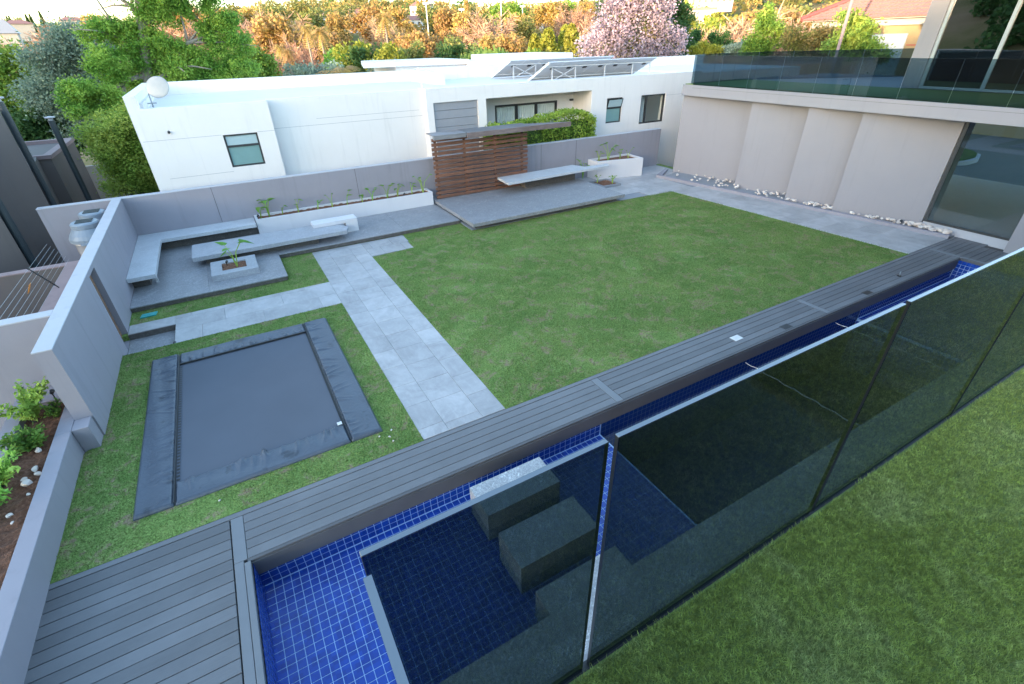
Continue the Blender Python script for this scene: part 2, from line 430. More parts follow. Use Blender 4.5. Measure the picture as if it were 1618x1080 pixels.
MAT['leaf_plant'] = leaf_mat('plant_leaf', (.08, .22, .04), (.20, .36, .07), trans=.4, obj=.2)
MAT['leaf_hedge'] = leaf_mat('hedge_leaf', (.08, .20, .025), (.27, .44, .07), (.36, .50, .09), obj=0, nscale=2.2)
def terrain_mat():
    M = NM('dry_ground'); p = M.wpos()
    n = M.noise(p, .03, 6, .65); n2 = M.noise(p, .4, 5, .7)
    col = M.ramp(n, [(.35, (.10, .11, .035)), (.5, (.26, .19, .10)), (.65, (.34, .22, .15))])
    col = M.mix(M.math('MULTIPLY', n2, .5), col, (.16, .13, .06))
    return M.fin(col, 1.0, spec=.05)
MAT['terrain'] = terrain_mat()
MAT['paving_far'] = plaster('yard_paving', (.12, .12, .12), .15)

# ================================================================== TERRAIN
def sstep(a, b, x):
    t = np.clip((x-a)/(b-a), 0, 1); return t*t*(3-2*t)
def terrain_h(x, y):
    x = np.asarray(x, float); y = np.asarray(y, float)
    r = np.hypot(x, y); az = np.degrees(np.arctan2(x, y))
    front = sstep(-75, -35, az)*(1-sstep(110, 150, az))
    ridge = 12+11*sstep(-8, 18, az)+3*np.sin(az*.13)
    h = -3.0-3.5*sstep(35, 80, r)+(ridge+6.5)*sstep(105, 430, r)*front
    und = 1.3*np.sin(x*.021+1.3)*np.cos(y*.017)+.8*np.sin(x*.05+y*.043)
    h = h+und*sstep(60, 150, r)
    shade_rise = sstep(58, 130, -(x*.93+y*.36))*(1-sstep(500, 800, r))  # unseen western rise, added and sized to keep low sun off the garden
    h = h*(1-shade_rise)+shade_rise*13.5
    return h
def build_terrain():
    rr = np.concatenate([[0], np.geomspace(14, 900, 80)]); na = 180
    V = []; 
    for r in rr:
        for k in range(na):
            a = 2*math.pi*k/na; V.append((r*math.sin(a), r*math.cos(a)))
    V = np.array(V); z = terrain_h(V[:,0], V[:,1]); V = np.c_[V, z]
    F = []
    for i in range(len(rr)-1):
        k = np.arange(na); k2 = (k+1) % na
        F.append(np.c_[i*na+k, (i+1)*na+k, (i+1)*na+k2, i*na+k2][:, ::-1])
    me = np_mesh('ground', V, np.concatenate(F), [MAT['terrain']]); me.shade_smooth()
    o = bpy.data.objects.new('ground', me); link(o); tag(o, kind='structure'); return o
build_terrain()

# ================================================================== GARDEN FLOOR
Z = 0.0
WALLY = 16.9
mb = MB()
mb.box(-3.05, 17.6, 5.29, 10.45, -3.2, -.02); mb.box(-1.91, 17.6, 10.45, 11.42, -3.2, -.02); mb.box(-3.05, 17.6, 11.42, WALLY+.2, -3.2, -.02); mb.box(-3.05, -1.91, 10.45, 11.42, -3.2, -.4)
tag(mb.build('garden_ground', MAT['lawn_base']), kind='structure')
LAWN = [[(-2.8,5.29),(1.4,5.29),(1.4,10.5),(-2.8,10.5)],
        [(-2.78,11.85),(.55,11.85),(.55,12.52),(-2.78,12.52)],
        [(.55,11.85),(1.4,11.85),(1.4,14.17),(.55,14.17)],
        [(2.79,5.29),(15.05,5.29),(14.52,13.3),(12.0,13.3),(12.0,13.4),(6.15,13.4),(6.15,14.2),(4.12,14.2),(4.0,12.96),(2.79,12.9)]]
LAWN.append([(-3.0,5.29),(-2.8,5.29),(-2.8,7.9),(-3.0,7.6)])
mb = MB()
for P in LAWN: mb.prism(P, -.05, .0)
lawn = tag(mb.build('lawn', MAT['lawn_base']), kind='structure')
def inpoly(P, x, y):
    n = len(P); c = np.zeros(len(x), bool); j = n-1
    for i in range(n):
        xi, yi = P[i]; xj, yj = P[j]
        hit = ((yi > y) != (yj > y)) & (x < (xj-xi)*(y-yi)/(yj-yi+1e-12)+xi)
        c ^= hit; j = i
    return c
TR = (-2.26, .93, 5.8, 9.92)          # trampoline rectangle
def blades(name, x, y, z0, hmin, hmax, wd, lean, mats, seed):
    g = np.random.default_rng(seed); n = len(x)
    a = g.uniform(0, 2*np.pi, n); h = g.uniform(hmin, hmax, n); ln = g.uniform(0, lean, n); b = g.uniform(0, 2*np.pi, n)
    w_ = wd*g.uniform(.7, 1.3, n)
    V = np.empty((n, 3, 3))
    V[:,0] = np.c_[x-np.cos(a)*w_, y-np.sin(a)*w_, np.full(n, z0-.004)]
    V[:,1] = np.c_[x+np.cos(a)*w_, y+np.sin(a)*w_, np.full(n, z0-.004)]
    V[:,2] = np.c_[x+np.cos(b)*ln*h, y+np.sin(b)*ln*h, z0+h]
    F = np.arange(3*n).reshape(n, 3)
    me = np_mesh(name, V.reshape(-1, 3), F, mats); o = bpy.data.objects.new(name, me); link(o); return o
def scatter(polys, dens, g):
    xs = []; ys = []
    for P in polys:
        P_ = np.array(P); x0, y0 = P_.min(0); x1, y1 = P_.max(0)
        n = int((x1-x0)*(y1-y0)*dens(P)); x = g.uniform(x0, x1, n); y = g.uniform(y0, y1, n)
        k = inpoly(P, x, y); xs.append(x[k]); ys.append(y[k])
    return np.concatenate(xs), np.concatenate(ys)
g = np.random.default_rng(3)
x, y = scatter(LAWN, lambda P: 5200, g)
k = ~((x > TR[0]-.01) & (x < TR[1]+.01) & (y > TR[2]-.01) & (y < TR[3]+.01))
k &= (g.uniform(0, 1, len(x)) < np.clip(1.25-.055*(y-5), .45, 1))
x, y = x[k], y[k]
patch = np.sin(x*1.9+np.sin(y*1.3)*2)*np.sin(y*2.3+np.sin(x*1.1)*2)
k = (patch < .62) | (g.uniform(0, 1, len(x)) < .55); x, y = x[k], y[k]
o = blades('lawn_grass', x, y, 0, .010, .034, .0035, 1.1, [MAT['lawn_blade']], 11)
tag(o, 'short green garden grass with worn straw coloured patches', 'grass', kind='stuff')
# ---- pavers
def slab_mesh(cache, dx, dy, dz, mat, bev=.004):
    key = (round(dx, 3), round(dy, 3), round(dz, 3), mat.name)
    if key not in cache:
        b = bev; mb = MB()
        V = [(-dx/2,-dy/2,0),(dx/2,-dy/2,0),(dx/2,dy/2,0),(-dx/2,dy/2,0),
             (-dx/2,-dy/2,dz-b),(dx/2,-dy/2,dz-b),(dx/2,dy/2,dz-b),(-dx/2,dy/2,dz-b),
             (-dx/2+b,-dy/2+b,dz),(dx/2-b,-dy/2+b,dz),(dx/2-b,dy/2-b,dz),(-dx/2+b,dy/2-b,dz)]
        F = [(0,3,2,1),(8,9,10,11)]
        for i in range(4):
            j = (i+1) % 4; F += [(i,j,4+j,4+i),(4+i,4+j,8+j,8+i)]
        me = bpy.data.meshes.new('slab'); me.from_pydata(V, [], F); me.materials.append(mat); cache[key] = me
    return cache[key]
SC = {}
def piece(name, x0, x1, y0, y1, z0, dz, mat, parent, jitter=0, gap=.0022):
    me = slab_mesh(SC, x1-x0-gap, y1-y0-gap, dz, mat)
    o = bpy.data.objects.new(name, me); link(o, parent)
    o.location = ((x0+x1)/2, (y0+y1)/2, z0+rnd.uniform(-jitter, jitter)); return o
mb = MB()
mb.box(1.4, 2.79, 5.3, 12.9, -.05, -.012); mb.box(-1.91, 1.4, 10.5, 11.85, -.05, -.012); mb.box(-2.77, -1.91, 11.42, 11.85, -.16, -.012)
mb.prism([(1.4,12.9),(4.0,12.96),(4.12,14.16),(1.4,14.16)], -.05, -.012)
path = tag(mb.build('garden_path', MAT['grout']), kind='structure')
def column_pavers(x0, x1, y0, y1, step, off, parent, along='y'):
    ys = [y0]; t = y0+off
    while t < y1-.08: ys.append(t); t += step
    ys.append(y1)
    for a, b in zip(ys[:-1], ys[1:]):
        if along == 'y': piece('paver', x0, x1, a, b, -.012, .014, MAT['paver'], parent, .0012)
        else: piece('paver', a, b, x0, x1, -.012, .014, MAT['paver'], parent, .0012)
for (a, b, off) in ((1.4, 1.81, .24), (1.81, 2.39, .18), (2.39, 2.79, .62)):
    column_pavers(a, b, 5.3, 14.16, .61, off, path)
for (a, b, off) in ((10.5, 11.1, .5), (11.1, 11.68, .95), (11.68, 11.85, .3)):
    column_pavers(a, b, -1.91, 1.4, 1.2, off, path, 'x')
column_pavers(12.96, 13.55, 2.79, 4.02, .61, .4, path, 'x'); column_pavers(13.55, 14.16, 2.79, 4.08, .61, .2, path, 'x')
piece('paver', -2.77, -1.91, 11.42, 11.85, -.012, .014, MAT['paver'], path)
# right hand path along the sawtooth wall
def xl(y): return 14.52+(13.3-y)*.067            # lawn edge
def xk(y): return 15.55+(15.4-y)*.148 if y > 12.1 else 16.04+(12.1-y)*.158   # kerb foot
mb = MB(); mb.prism([(xl(5.3),5.3),(xk(5.3)+.05,5.3),(xk(12.1)+.05,12.1),(15.6,15.2),(17.3,15.6),(17.3,16.9),(12.0,16.9),(12.0,13.4),(14.52,13.3)], -.05, -.012)
path2 = tag(mb.build('side_path', MAT['grout']), kind='structure')
yy = 5.3
mbp = None
while yy < 16.89:
    y1 = min(yy+.61, 16.9)
    if yy < 13.2:
        a0, a1 = xl(yy), xl(y1); b0, b1 = xk(yy), xk(y1)
    else:
        a0 = a1 = 12.05 if yy > 13.3 else 13.4; b0 = b1 = (15.6 if yy < 15 else 17.2)
    n = 2 if yy < 13.2 else 4
    sh = .3 if int(yy/.61) % 2 else -.1
    for i in range(n):
        t0, t1 = i/n, (i+1)/n
        if 0 < i: t0 += sh/n*.3
        if i < n-1: t1 += sh/n*.3
        P = [(a0+(b0-a0)*t0+.003, yy+.003), (a0+(b0-a0)*t1, yy+.003), (a1+(b1-a1)*t1, y1), (a1+(b1-a1)*t0+.003, y1)]
        MB().prism(P, -.012, .002+rnd.uniform(0, .0015)).build('paver', MAT['paver'], path2)
    yy = y1
mb = MB(); mb.prism([(xl(5.3)-.03,5.3),(xl(5.3),5.3),(14.52,13.3),(14.49,13.3)], -.03, .006)
mb.build('edge_strip', MAT['white_paint'], path2)
# ---- sunken landing at the door
land = tag(MB().box(-2.77, -1.91, 10.45, 11.42, -.3, -.13).build('door_landing', MAT['stone']), kind='structure')
MB().box(-2.77, -1.912, 11.405, 11.42, -.13, -.014).build('riser', MAT['stone_side'], land)
MB().box(-2.77, -1.5, 10.38, 10.5, -.2, -.004).build('edge_kerb', MAT['stone'], land)
# ---- terraces
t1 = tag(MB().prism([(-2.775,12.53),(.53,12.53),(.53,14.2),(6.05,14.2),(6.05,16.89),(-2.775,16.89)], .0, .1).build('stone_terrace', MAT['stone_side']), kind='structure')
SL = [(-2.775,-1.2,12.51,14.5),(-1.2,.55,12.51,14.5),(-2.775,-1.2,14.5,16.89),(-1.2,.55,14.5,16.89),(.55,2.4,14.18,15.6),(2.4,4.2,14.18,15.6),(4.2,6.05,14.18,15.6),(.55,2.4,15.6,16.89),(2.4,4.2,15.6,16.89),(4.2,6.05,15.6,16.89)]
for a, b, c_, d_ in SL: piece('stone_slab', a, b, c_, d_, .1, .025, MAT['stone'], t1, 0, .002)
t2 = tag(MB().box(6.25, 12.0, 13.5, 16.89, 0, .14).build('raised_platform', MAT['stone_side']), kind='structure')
for i in range(3):
    for j in range(2):
        piece('stone_slab', 6.07+i*2.02, 6.07+(i+1)*2.02, 13.22+j*1.83, 13.22+(j+1)*1.83, .14, .11, MAT['stone'], t2, 0, .003)
MB().box(6.13, 12.1, 13.36, 13.5, -.02, .012).build('edge_kerb', MAT['grout'], t2)
MB().box(6.08, 6.25, 13.36, 16.8, .0, .03).build('edge_kerb', MAT['grout'], t2)

# ================================================================== POOL
WL = -.30; SHZ = -.52; DZ = -1.75
mb = MB()
mb.box(-1.16, 15.85, 2.06, 2.2, -2.1, -.06)           # near side wall
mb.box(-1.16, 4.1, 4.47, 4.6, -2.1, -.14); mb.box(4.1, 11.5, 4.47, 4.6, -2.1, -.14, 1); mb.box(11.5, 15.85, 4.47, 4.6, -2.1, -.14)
mb.box(-1.16, -1.02, 2.2, 4.47, -2.1, -.14); mb.box(15.72, 15.86, 2.2, 4.47, -2.1, -.14)
mb.box(-1.02, 4.1, 2.2, 4.47, -2.1, SHZ); mb.box(11.5, 15.72, 2.2, 4.47, -2.1, SHZ)
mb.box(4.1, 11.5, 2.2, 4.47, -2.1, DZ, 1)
pool = tag(mb.build('swimming_pool', [MAT['tile_joint'], MAT['shaded_deep_joint']]), kind='structure')
TS = .098; TG = .0080
tiles = []
def tile_patch(o, u, v_, nu, nv):
    o, u, v_ = Vector(o), Vector(u), Vector(v_); n = u.cross(v_).normalized()
    for i in range(nu):
        for j in range(nv):
            c = o+u*TS*(i+.5)+v_*TS*(j+.5); tiles.append((c, u, v_, n))
X, Y_, ZZ = Vector((1,0,0)), Vector((0,1,0)), Vector((0,0,1))
def fill(o, u, v_, U, Vv): tile_patch(o, u, v_, int(U/TS), int(Vv/TS))
fill((-1.02,2.2,SHZ), X, Y_, 5.12, 2.27)
fill((11.5,2.2,SHZ), X, Y_, 4.22, 2.27)
fill((4.1,2.2,DZ), X, Y_, 7.4, 2.27)
fill((-1.02,4.47,SHZ), X, ZZ, 5.12, .5); fill((4.1,4.47,DZ), X, ZZ, 7.4, 1.74); fill((11.5,4.47,SHZ), X, ZZ, 4.22, .5)
fill((-1.02,4.47,SHZ), -Y_, ZZ, 2.27, .5); fill((4.1,2.2,DZ), Y_, ZZ, 2.27, 1.22)
fill((11.5,4.47,DZ), -Y_, ZZ, 2.27, 1.22); fill((15.72,2.2,SHZ), Y_, ZZ, 2.27, .5)
camp = Vector((0,0,CAMH))
def fix_n(t):
    c, u, v_, n = t
    return n
# face outward (towards the water): recompute sign per patch from the pool centre
def tile_size(t):
    c, u, v_, n = t; d = camp-c; return abs(d.normalized().dot(n))/d.length_squared
centre = Vector((7, 3.3, -.8))
tiles = [(c, u, v_, (n if (abs(n.z) > .5 and n.z > 0) or (abs(n.z) < .5 and (centre-c).dot(n) > 0) else -n)) for (c, u, v_, n) in tiles]
def vis(t):
    c = t[0]; d = c-camp; x = d.dot(Vector(AX_R)); yv = d.dot(Vector(AX_U)); zf = d.dot(Vector(AX_F))
    return zf > 0 and abs(x/zf*FPX) < 830 and abs(yv/zf*FPX) < 560 and (c.z > -.7)
tiles.sort(key=lambda t: -(tile_size(t) if vis(t) else 0))
TM = {}
def tile_me(u, v_, n):
    key = (tuple(round(a, 1) for a in u), tuple(round(a, 1) for a in n))
    if key not in TM:
        mb = MB(); h = (TS-TG)/2; mb.obox(n*.002, u*h, v_*h, n*.002); me = mb.mesh('tile'); me.materials.append(MAT['tile']); TM[key] = me
    return TM[key]
for (c, u, v_, n) in tiles[:300]:
    o = bpy.data.objects.new('tile', tile_me(u, v_, n)); link(o, pool); o.location = c
mb = MB(); mbd = MB(); h = (TS-TG)/2
for (c, u, v_, n) in tiles[300:]:
    s_ = 1 if u.cross(v_).dot(n) > 0 else -1
    P = [c+n*.004+u*a*h+v_*b*h for a, b in ((-1,-1),(1,-1),(1,1),(-1,1))]
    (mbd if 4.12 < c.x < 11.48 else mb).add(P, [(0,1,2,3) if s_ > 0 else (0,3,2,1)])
tag(mbd.build('shaded_deep_tiles', MAT['deep_tile'], pool), kind='stuff')
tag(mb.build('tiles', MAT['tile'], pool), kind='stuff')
wt = MB().box(-1.02, 15.72, 2.2, 4.47, WL-.01, WL).mesh('pool_water')
wo_ = MB(); wo_.add([(-1.02,2.2,WL),(15.72,2.2,WL),(15.72,4.47,WL),(-1.02,4.47,WL)], [(0,1,2,3)])
wo_.add([(-1.02,2.2,DZ-.01),(15.72,2.2,DZ-.01),(15.72,4.47,DZ-.01),(-1.02,4.47,DZ-.01)], [(0,3,2,1)])
wo_.add([], [(0-4,1-4,1-8,0-8)] if False else [])
wo_.f += [(0,4,5,1),(1,5,6,2),(2,6,7,3),(3,7,4,0)]; wo_.mi += [0]*4
tag(wo_.build('pool_water', MAT['water']), kind='structure')
# stepping blocks
for (y0, y1, lab) in ((3.62, 4.15, 'grey stone stepping block in the pool nearest the deck'), (2.80, 3.34, 'grey stone stepping block in the middle of the pool'), (2.02, 2.5, 'grey stone stepping block half tucked under the near pool edge')):
    o = MB().box(1.6, 2.7, y0, y1, SHZ+.004, -.02).build('stepping_stone', MAT['block_stone'], bevel=.006)
    tag(o, lab, 'stepping stone', 'stone stepping blocks across the pool')
# near patio
pt = tag(MB().box(-8, 17.2, -2.4, 2.2, -.4, -.004 if False else 0.0).build('pool_patio', MAT['block_stone']), kind='structure')
# floating ropes
for xx, lab in ((7.55, 'thin white rope floating across the pool, nearer the stepping blocks'), (10.45, 'thin white rope floating across the pool, nearer the far end')):
    pts = [(xx+.02*math.sin(i*1.3)+.01*rnd.uniform(-1, 1), 2.25+i*.075, WL+.004) for i in range(30)]
    o = MB().tube(pts, .006, 5).build('pool_rope', MAT['white_paint']); tag(o, lab, 'rope')

# ================================================================== DECK
deck = tag(MB().box(-3.2, -1.2, 2.3, 5.22, -.3, -.03).box(-1.2, 15.9, 4.62, 5.22, -.3, -.03).box(15.9, 17.6, 2.3, 5.22, -.3, -.03).build('timber_deck', MAT['black']), kind='structure')
def boards(x0, x1, y0, y1, n, parent):
    wd = (y1-y0)/n
    for i in range(n): piece('board', x0, x1, y0+i*wd, y0+(i+1)*wd, -.028, .028, MAT['board'], parent, .001, .007)
xs = [-1.06, 4.42, 10.1, 15.8]
for a, b in zip(xs[:-1], xs[1:]):
    a2 = a+(.14 if a > 0 else 0)
    boards(a2, b, 4.5, 5.2, 5, deck)
boards(15.98, 17.55, 4.5, 5.2, 5, deck)
boards(15.98, 17.2, 2.3, 4.5, 14, deck)
yw = 5.2
k = 0
while yw > 2.35:
    piece('board', -3.17, -1.21, yw-.152, yw, -.028, .028, MAT['board'], deck, .001, .008); yw -= .152; k += 1
piece('batten', -1.2, -1.06, 4.5, 5.2, -.028, .030, MAT['batten'], deck)
piece('batten', -1.2, -1.10, 2.3, 4.5, -.028, .030, MAT['batten'], deck)
for a in (4.42, 10.1): piece('batten', a, a+.14, 4.5, 5.2, -.028, .030, MAT['batten'], deck)
piece('batten', 15.8, 15.98, 4.5, 5.2, -.028, .030, MAT['batten'], deck); piece('batten', 15.86, 15.98, 2.3, 4.5, -.028, .030, MAT['batten'], deck)
def pc(name, x0, x1, y0, y1, z0, z1, mat, bev=.003):
    return MB().box(x0, x1, y0, y1, z0, z1).build(name, MAT[mat], deck, bevel=bev)
pc('edge_board', -3.22, 17.58, 5.205, 5.28, -.12, .004, 'board')
pc('edge_board', -3.22, -3.175, 2.3, 5.2, -.12, .004, 'batten')
pc('edge_board', -1.06, 15.8, 4.455, 4.495, -.25, .003, 'fascia')
pc('edge_board', -1.095, -1.03, 2.3, 4.45, -.20, .012, 'batten')
pc('edge_board', 15.79, 15.85, 2.3, 4.45, -.24, .004, 'fascia')
pc('fascia', -1.05, 15.79, 4.452-.014, 4.455, -.26, -.03, 'fascia', .0)
# small things lying on the deck
o = MB().box(-.11, .11, -.075, .075, 0, .006).box(-.012, .012, -.012, .012, .006, .01).build('white_card', MAT['white_paint'], loc=(7.68, 4.82, .002)); tag(o, 'small white rectangular plate lying on the grey deck', 'plate')
for (x_, y_, lab) in ((8.89, 4.60, 'dark square pool skimmer grille set in the deck near the white plate'), (11.79, 4.60, 'dark square skimmer grille in the deck farther from the white plate')):
    t = empty('skimmer_grille', (x_, y_, .002)); tag(t, lab, 'grille', 'dark grilles in the deck')
    MB().box(-.12, .12, -.07, .07, 0, .004).build('frame', MAT['dark_frame'], t)
    for q in range(5): MB().box(-.10, .10, -.055+q*.024, -.043+q*.024, .004, .007).build('slat', MAT['black'], t)
t = empty('deck_tap', (13.34, 4.70, .002)); tag(t, 'little dark metal fitting standing up from the far part of the deck', 'deck fitting')
MB().lathe([(.05, 0), (.05, .012), (.02, .02)], seg=10).build('base', MAT['black'], t)
MB().tube([(0, 0, .01), (0, 0, .06), (.05, .02, .085), (.09, .03, .07)], .011, 6).build('spout', MAT['mid_frame'], t)

# ================================================================== GARDEN WALLS
bw = tag(MB().box(-4.62, 17.25, WALLY, WALLY+.22, -2.6, 1.54).build('back_wall', MAT['grey_plaster']), 'long grey plastered garden wall running along the back of the lawn', 'wall')
MB().box(-4.63, 17.26, WALLY-.004, WALLY+.224, 1.541, 1.56).build('coping', MAT['wall_cap'], bw, bevel=.004)
for xj in (-.61, 3.6, 10.9, 12.6): MB().box(xj-.005, xj+.005, WALLY-.0035, WALLY+.01, .1, 1.54).build('joint_strip', MAT['dark_frame'], bw)
lw = tag(MB().prism([(-3.0,7.94),(-2.78,7.94),(-2.78,10.98),(-3.0,10.98)], -.6, 1.55).prism([(-3.0,11.54),(-2.78,11.54),(-2.78,WALLY),(-3.0,WALLY)], -.6, 1.55).box(-3.0, -2.78, 10.98, 11.54, 1.47, 1.55).box(-3.0,-2.78,10.98,11.54,-.6,-.13).build('left_wall', MAT['grey_plaster']), 'pale blue-grey garden wall on the left with a narrow doorway', 'wall')
MB().box(-3.004, -2.776, 7.936, WALLY-.006, 1.551, 1.57).build('coping', MAT['wall_cap'], lw, bevel=.004)
dr = MB().box(-2.93, -2.89, 10.985, 11.535, -.12, 1.46).build('door', MAT['door_wood'], lw)
for q in range(4): MB().box(-2.888, -2.882, 11.0+q*.135, 11.12+q*.135, -.11, 1.45).build('plank', MAT['door_wood'], dr)
MB().box(-2.90, -2.86, 10.985, 11.03, -.12, 1.46).build('jamb', MAT['dark_frame'], lw)
sw = tag(MB().box(-12, -3.003, 9.2, 9.42, -2.6, 1.55).build('side_wall', MAT['grey_plaster']), 'grey garden wall going off to the left behind the raised planter', 'wall')
MB().box(-12, -3.005, 9.196, 9.424, 1.551, 1.57).build('coping', MAT['wall_cap'], sw)
# raised planter on the left edge
pl = tag(MB().prism([(-3.19,1.5),(-3.0,1.5),(-3.0,7.66),(-3.19,7.66)], -.6, .40).box(-3.19,-3.004,7.66,9.19,-.6,.40).box(-3.0,-2.80,7.66,7.935,-.6,.395).box(-3.9,-3.7,1.5,9.19,-2.6,.40).box(-3.7,-3.19,8.72,9.19,-.6,.398).build('raised_planter', MAT['grey_plaster'], bevel=.006), 'long pale grey raised planter in the bottom left with bark soil and shrubs', 'planter')
def soil_sheet(parent, x0, x1, y0, y1, z, n=40, amp=.03):
    mb = MB(); nx = max(2, int((x1-x0)/.06)); ny = max(2, int((y1-y0)/.06)); V = []
    for j in range(ny+1):
        for i in range(nx+1): V.append((x0+(x1-x0)*i/nx, y0+(y1-y0)*j/ny, z+rnd.uniform(-amp, amp)))
    F = [(j*(nx+1)+i, j*(nx+1)+i+1, (j+1)*(nx+1)+i+1, (j+1)*(nx+1)+i) for j in range(ny) for i in range(nx)]
    return mb.add(V, F).build('soil', MAT['soil'], parent)
soil_sheet(pl, -3.7, -3.19, 1.5, 8.72, .30)

# ================================================================== LEAF TOOLS
def leaf_cloud(P, size, g, aspect=.55, flat=0.0, elong=None):
    n = len(P); nrm = g.normal(size=(n, 3)); nrm[:, 2] = np.abs(nrm[:, 2])+flat
    nrm /= np.linalg.norm(nrm, axis=1)[:, None]
    t = g.normal(size=(n, 3))
    if elong is not None: t = t*.35+elong
    t -= nrm*(t*nrm).sum(1)[:, None]; t /= np.linalg.norm(t, axis=1)[:, None]
    b = np.cross(nrm, t); s = (size*g.uniform(.6, 1.3, n))[:, None]
    V = np.stack([P-t*s, P-b*s*aspect+t*s*.1, P+t*s, P+b*s*aspect+t*s*.1], 1)
    F = np.arange(4*n).reshape(n, 4); return V.reshape(-1, 3), F
def clump_points(centres, radii, n, g, shell=.55, squash=.8):
    w_ = np.array(radii)**2; w_ = w_/w_.sum(); idx = g.choice(len(centres), n, p=w_)
    d = g.normal(size=(n, 3)); d /= np.linalg.norm(d, axis=1)[:, None]
    r = (shell+(1-shell)*g.uniform(0, 1, n))*g.choice([1, .75], n, p=[.8, .2]); r = np.where(g.uniform(0,1,n) < .07, r*1.22, r)
    r = r*(1+.18*np.sin(d[:,0]*7+idx)*np.cos(d[:,1]*6+idx*2))
    P = np.array(centres)[idx]+d*(r*np.array(radii)[idx])[:, None]*np.array([1, 1, squash]); return P
def mesh_obj(name, VF, mats, parent=None):
    me = np_mesh(name, VF[0], VF[1], mats); o = bpy.data.objects.new(name, me); link(o, parent); return o
def broad_crown(R_, H, n, ls, g, k=16, low=.25):
    cs = []; rs = []
    for i in range(k):
        a = g.uniform(0, 2*np.pi); rr = R_*.72*math.sqrt(g.uniform(0, 1)); zz = H*(low+(1-low)*g.uniform(.1, .85))
        fall = 1-.55*((zz/H-.45)/.55)**2
        cs.append((rr*math.cos(a)*fall, rr*math.sin(a)*fall, zz)); rs.append(R_*g.uniform(.26, .42))
    P = clump_points(cs, rs, n, g); return P, cs, rs
def trunk_mb(H, r, cs, g, lean=.0, nb=7):
    mb = MB(); top = H*.55
    pts = [(lean*t*H*.3+.05*H*.1*math.sin(t*5), .04*math.cos(t*4), t*top) for t in (0, .25, .5, .75, 1)]
    mb.tube(pts, [r, r*.8, r*.7, r*.6, r*.45], 7)
    for c in list(cs)[:nb]:
        s = pts[2 if c[2] < H*.5 else 3]; mid = ((s[0]+c[0])/2+g.normal()*.1, (s[1]+c[1])/2, (s[2]+c[2])/2+.1)
        mb.tube([s, mid, c], [r*.4, r*.25, r*.08], 5)
    return mb

# ================================================================== BENCHES AND PLANTERS
b = empty('corner_bench', (-2.5, 15.5, .125)); tag(b, 'pale grey L-shaped stone bench floating along the left and back walls', 'bench')
def ch(mb, name, mat, parent, origin, bevel=.005):
    o = mb.build(name, MAT[mat], parent, bevel=bevel)
    o.location = (-origin[0], -origin[1], -origin[2]); return o
O = (-2.5, 15.5, .125)
ch(MB().prism([(-2.776,13.36),(-2.2,13.36),(-2.2,16.14),(.26,16.14),(.26,WALLY-.005),(-2.776,WALLY-.005)], .40, .50), 'seat', 'bench_stone', b, O)
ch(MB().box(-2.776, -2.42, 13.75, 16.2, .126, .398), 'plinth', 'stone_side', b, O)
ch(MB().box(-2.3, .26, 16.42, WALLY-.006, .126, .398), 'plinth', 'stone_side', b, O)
ch(MB().box(-2.32, -2.26, 13.8, 13.86, .126, .398), 'leg', 'bench_stone', b, O)
O = (.5, 14.8, .125)
b = empty('long_slab_bench', O); tag(b, 'long low grey stone slab bench on the terrace beside the square planter', 'bench')
ch(MB().prism([(-1.46,14.27),(2.5,14.29),(2.62,14.62),(2.2,15.3),(-1.46,15.4)], .31, .42), 'seat', 'bench_dark', b, O)
ch(MB().box(-1.2, 1.7, 14.5, 15.1, .126, .308), 'plinth', 'stone_side', b, O)
o = MB().box(1.7, 2.99, 14.97, 15.4, .421, .53).box(2.63, 2.99, 14.97, 15.4, .126, .421).build('white_block_seat', MAT['planter_white'], bevel=.006)
tag(o, 'small white rendered block seat at the end of the long stone slab bench', 'block seat')
O = (10.5, 16, .25)
b = empty('cantilever_bench', O); tag(b, 'pale thin cantilevered stone bench in front of the timber slat screen', 'bench')
ch(MB().prism([(8.55,15.38),(13.3,15.58),(13.42,15.86),(12.35,15.95),(12.15,16.5),(8.62,16.35)], .62, .70), 'seat', 'bench_stone', b, O)
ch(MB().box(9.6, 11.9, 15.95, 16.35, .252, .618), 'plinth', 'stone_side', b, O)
def box_planter(name, lab, x0, x1, y0, y1, z0, z1, t, mat, soilz):
    o = MB().box(x0, x1, y0, y0+t, z0, z1).box(x0, x1, y1-t, y1, z0, z1).box(x0, x0+t, y0+t, y1-t, z0, z1).box(x1-t, x1, y0+t, y1-t, z0, z1).box(x0+t, x1-t, y0+t, y1-t, z0, soilz-.05).build(name, MAT[mat])
    tag(o, lab, 'planter'); soil_sheet(o, x0+t, x1-t, y0+t, y1-t, soilz, amp=.018); return o
box_planter('long_white_planter', 'long low white rendered planter against the back wall with a row of young plants', .28, 6.0, 16.3, 16.893, .126, .57, .075, 'planter_white', .52)
box_planter('stone_planter', 'low square grey stone planter with one green plant in front of the long slab bench', -1.09, -.03, 13.07, 14.1, .126, .28, .25, 'bench_dark', .25)
box_planter('ground_planter', 'low stone edged planting bed at the right end of the raised platform', 12.6, 13.5, 15.0, 15.95, -.01, .08, .09, 'grout', .05)
tp = [(13.25,16.25),(15.3,15.78),(15.42,16.89),(13.25,16.89)]
ti = [(13.38,16.36),(15.2,15.92),(15.3,16.8),(13.38,16.8)]
mb = MB(); n4 = 4
V = [(p[0],p[1],0) for p in tp]+[(p[0],p[1],.72) for p in tp]+[(p[0],p[1],.72) for p in ti]+[(p[0],p[1],.6) for p in ti]
F = []
for i in range(4):
    j = (i+1) % 4; F += [(i,j,4+j,4+i),(4+i,4+j,8+j,8+i),(8+i,8+j,12+j,12+i)]
mb.add(V, F+[(0,3,2,1)]); o = mb.build('tapered_white_planter', MAT['planter_white']); tag(o, 'taller white rendered planter against the back wall right of the timber screen', 'planter')
